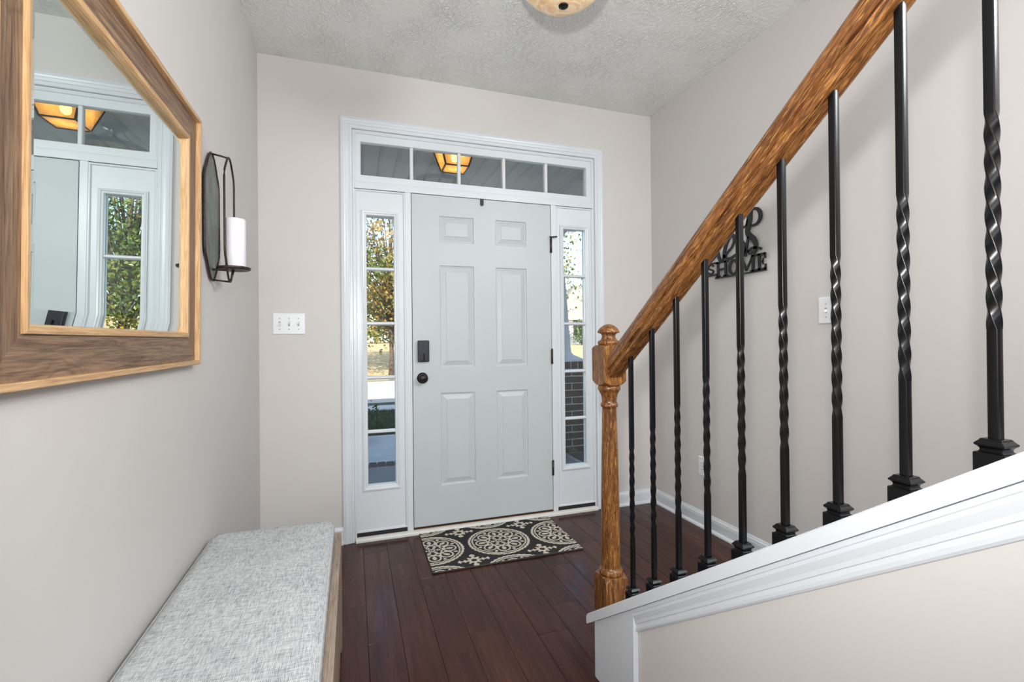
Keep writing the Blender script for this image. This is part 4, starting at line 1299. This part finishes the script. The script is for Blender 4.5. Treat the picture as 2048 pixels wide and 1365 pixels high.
def hz_(y): return GZ + 0.0 if y < 16 else GZ + 1.25 * (1 - math.exp(-(y - 16) / 12))
vs = [(x, y, hz_(y)) for y in gy for x in gx]
n1 = len(gx)
fs = [(j * n1 + i, j * n1 + i + 1, (j + 1) * n1 + i + 1, (j + 1) * n1 + i) for j in range(len(gy) - 1) for i in range(n1 - 1)]
structure('lawn_far', mb.add(vs, fs), M['drygrass'], recalc=False)
# grass blades on the strip of lawn seen through the left sidelight
nb = 9000
rs_ = np.random.RandomState(5)
bx, by = rs_.uniform(0.2, 2.2, nb), rs_.uniform(4.63, 7.38, nb)
ang, hh_, ww = rs_.uniform(0, 6.283, nb), rs_.uniform(0.03, 0.07, nb), 0.005
lean = rs_.uniform(-0.03, 0.03, (nb, 2))
V = np.zeros((nb, 3, 3))
V[:, 0] = np.stack([bx - ww * np.cos(ang), by - ww * np.sin(ang), np.full(nb, GZ - 0.002)], -1)
V[:, 1] = np.stack([bx + ww * np.cos(ang), by + ww * np.sin(ang), np.full(nb, GZ - 0.002)], -1)
V[:, 2] = np.stack([bx + lean[:, 0], by + lean[:, 1], GZ + hh_], -1)
MB().add(V.reshape(-1, 3).tolist(), np.arange(nb * 3).reshape(-1, 3).tolist()).build('lawn_grass', M['blade'], None, 'short green grass on the shaded strip of lawn outside', 'grass', kind='stuff', recalc=False)

# ------------------------------------------------------------------ trees and shrubs
def leaf_mesh(centres, n, spread, size, seed, flat=0.8):
    r = np.random.RandomState(seed)
    ci = r.randint(0, len(centres), n)
    P = np.array(centres)[ci] + r.normal(0, 1, (n, 3)) * spread * np.array([1, 1, flat])
    d = r.normal(0, 1, (n, 3)); d[:, 2] -= 0.3; d /= np.linalg.norm(d, axis=1)[:, None]
    u = np.cross(d, r.normal(0, 1, (n, 3))); u /= np.linalg.norm(u, axis=1)[:, None]
    w = np.cross(d, u)
    s = size * r.uniform(0.6, 1.3, n)[:, None]
    q = np.stack([P, P + d * s * 0.5 + u * s * 0.30 + w * s * 0.06, P + d * s, P + d * s * 0.5 - u * s * 0.30 + w * s * 0.06], 1)
    f = np.arange(n * 4).reshape(n, 4)
    return q.reshape(-1, 3).tolist(), f.tolist()

def tree(name, base, height, radius, crown0, leafm, nleaf, size, seed, label, cat='tree', group=None, trunk=0.12, nclu=90, spread=0.32, zs=1.0):
    r = random.Random(seed)
    e = empty(name, base, label, cat, group)
    bx, by, bz = base
    cz = bz + (crown0 + height) / 2
    hh = (height - crown0) / 2
    cl = []
    while len(cl) < nclu:
        p = Vector((r.uniform(-1, 1), r.uniform(-1, 1), r.uniform(-1, 1)))
        if 0.30 < p.length < 1.0:
            cl.append((bx + p.x * radius, by + p.y * radius, cz + p.z * hh))
    mb = MB()
    if trunk > 0:
        mb.tube([(bx, by, bz - 0.1), (bx + 0.03, by, bz + crown0 * 0.6), (bx - 0.02, by + 0.03, bz + crown0 + hh * 0.5), (bx, by, bz + crown0 + hh * 1.5)], [trunk * 1.25, trunk, trunk * 0.75, trunk * 0.25], 9)
        mb.build('trunk', M['bark'], e)
        mb = MB()
        for c in cl:
            zb = bz + crown0 * 0.75 + (c[2] - bz - crown0 * 0.75) * 0.45
            zb = max(bz + crown0 * 0.5, zb)
            m = ((bx + c[0]) / 2, (by + c[1]) / 2, (zb + c[2]) / 2 + 0.1)
            mb.tube([(bx, by, zb), m, c], [trunk * 0.28, trunk * 0.16, trunk * 0.05], 5)
        mb.build('branches', M['bark'], e, kind='stuff')
    else:
        for c in cl[:24]:
            mb.tube([(bx, by, bz), ((bx + c[0]) / 2, (by + c[1]) / 2, (bz + c[2]) / 2 + 0.03), c], [0.010, 0.007, 0.003], 5)
        mb.build('stems', M['bark'], e, kind='stuff')
    v, f = leaf_mesh(cl, nleaf, spread, size, seed)
    MB().add(v, f).build('foliage', leafm, e, kind='stuff', recalc=False)
    return e
tree('shade_tree', (1.95, 16.6, GZ), 8.2, 3.3, 1.5, M['leaf_autumn'], 15000, 0.15, 4, 'tall shade tree turning yellow seen straight out through the left sidelight', trunk=0.09, nclu=150, spread=0.38)
tree('street_tree', (3.95, 8.9, GZ), 6.4, 1.8, 0.9, M['leaf_green'], 22000, 0.088, 7, 'dense green tree by the street seen in the mirror through the sidelight', trunk=0.11, nclu=140, spread=0.30)
tree('slender_tree', (9.6, 13.5, GZ), 6.5, 1.7, 2.2, M['leaf_dark'], 170, 0.10, 9, 'thin sparsely leaved tree against the sky in the right sidelight', trunk=0.06, nclu=40, spread=0.25)
tree('shrub', (0.55, 4.3, GZ), 0.62, 0.24, 0.08, M['leaf_dark'], 900, 0.05, 12, 'small dark shrub beside the concrete walkway outside the left sidelight', 'shrub', trunk=0, nclu=26, spread=0.05)
tree('shrub', (18.85, 33.2, hz_(33.2)), 1.9, 0.95, 0.1, M['leaf_dark'], 1600, 0.16, 15, 'round green shrub in front of the house across the street', 'shrub', trunk=0, nclu=40, spread=0.22)
tree('distant_tree', (-5.5, 48, hz_(48)), 7.5, 4.0, 0.4, M['leaf_green'], 4500, 0.4, 21, 'leftmost broad tree at the far edge of the dry lawn', trunk=0.25, nclu=90, spread=0.6)
tree('distant_tree', (5.0, 52, hz_(52)), 8.5, 4.5, 0.4, M['leaf_dark'], 4500, 0.4, 22, 'middle broad tree far off behind the yellowing shade tree', trunk=0.25, nclu=90, spread=0.6)
tree('distant_tree', (15.5, 60, hz_(60)), 7.0, 4.5, 0.4, M['leaf_autumn'], 4500, 0.4, 23, 'far broad tree beyond the dry lawn, right of the middle one', trunk=0.25, nclu=90, spread=0.6)

# house across the street
hs = empty('neighbor_house', (21.5, 38, hz_(38)), 'pale single storey house with a brown roof across the street beyond the right sidelight', 'house')
HX0, HX1, HY0, HY1, HZ = 17.3, 30.0, 35.0, 45.0, hz_(35) - 0.1
MB().box(HX0, HX1, HY0, HY1, HZ, 3.05).build('wall', M['siding'], hs)
mb = MB()
ov = 0.5
rp = [(HX0 - ov, HY0 - ov, 3.0), (HX1 + ov, HY0 - ov, 3.0), (HX1 + ov, HY1 + ov, 3.0), (HX0 - ov, HY1 + ov, 3.0), (HX0 + 4.5, (HY0 + HY1) / 2, 6.6), (HX1 - 4.5, (HY0 + HY1) / 2, 6.6)]
mb.add(rp, [(0, 1, 5, 4), (1, 2, 5), (2, 3, 4, 5), (3, 0, 4), (0, 3, 2, 1)])
mb.build('roof', M['roof'], hs)
MB().box(HX0 - ov, HX1 + ov, HY0 - ov - 0.08, HY0 - ov, 2.86, 3.06).build('gutter', M['ext_white'], hs)
for xx in (19.9, 23.5, 26.6):
    wn = MB().box(xx - 0.5, xx + 0.5, HY0 - 0.05, HY0 + 0.02, HZ + 0.9, HZ + 2.2).build('window', M['ext_white'], hs)
    MB().box(xx - 0.43, xx + 0.43, HY0 - 0.06, HY0 - 0.03, HZ + 0.97, HZ + 2.13).build('pane', M['lens'], wn)
    for s in (-1, 1):
        MB().box(xx + s * 0.72 - 0.18, xx + s * 0.72 + 0.18, HY0 - 0.06, HY0 + 0.02, HZ + 0.88, HZ + 2.22).build('shutter', M['shutter'], hs)
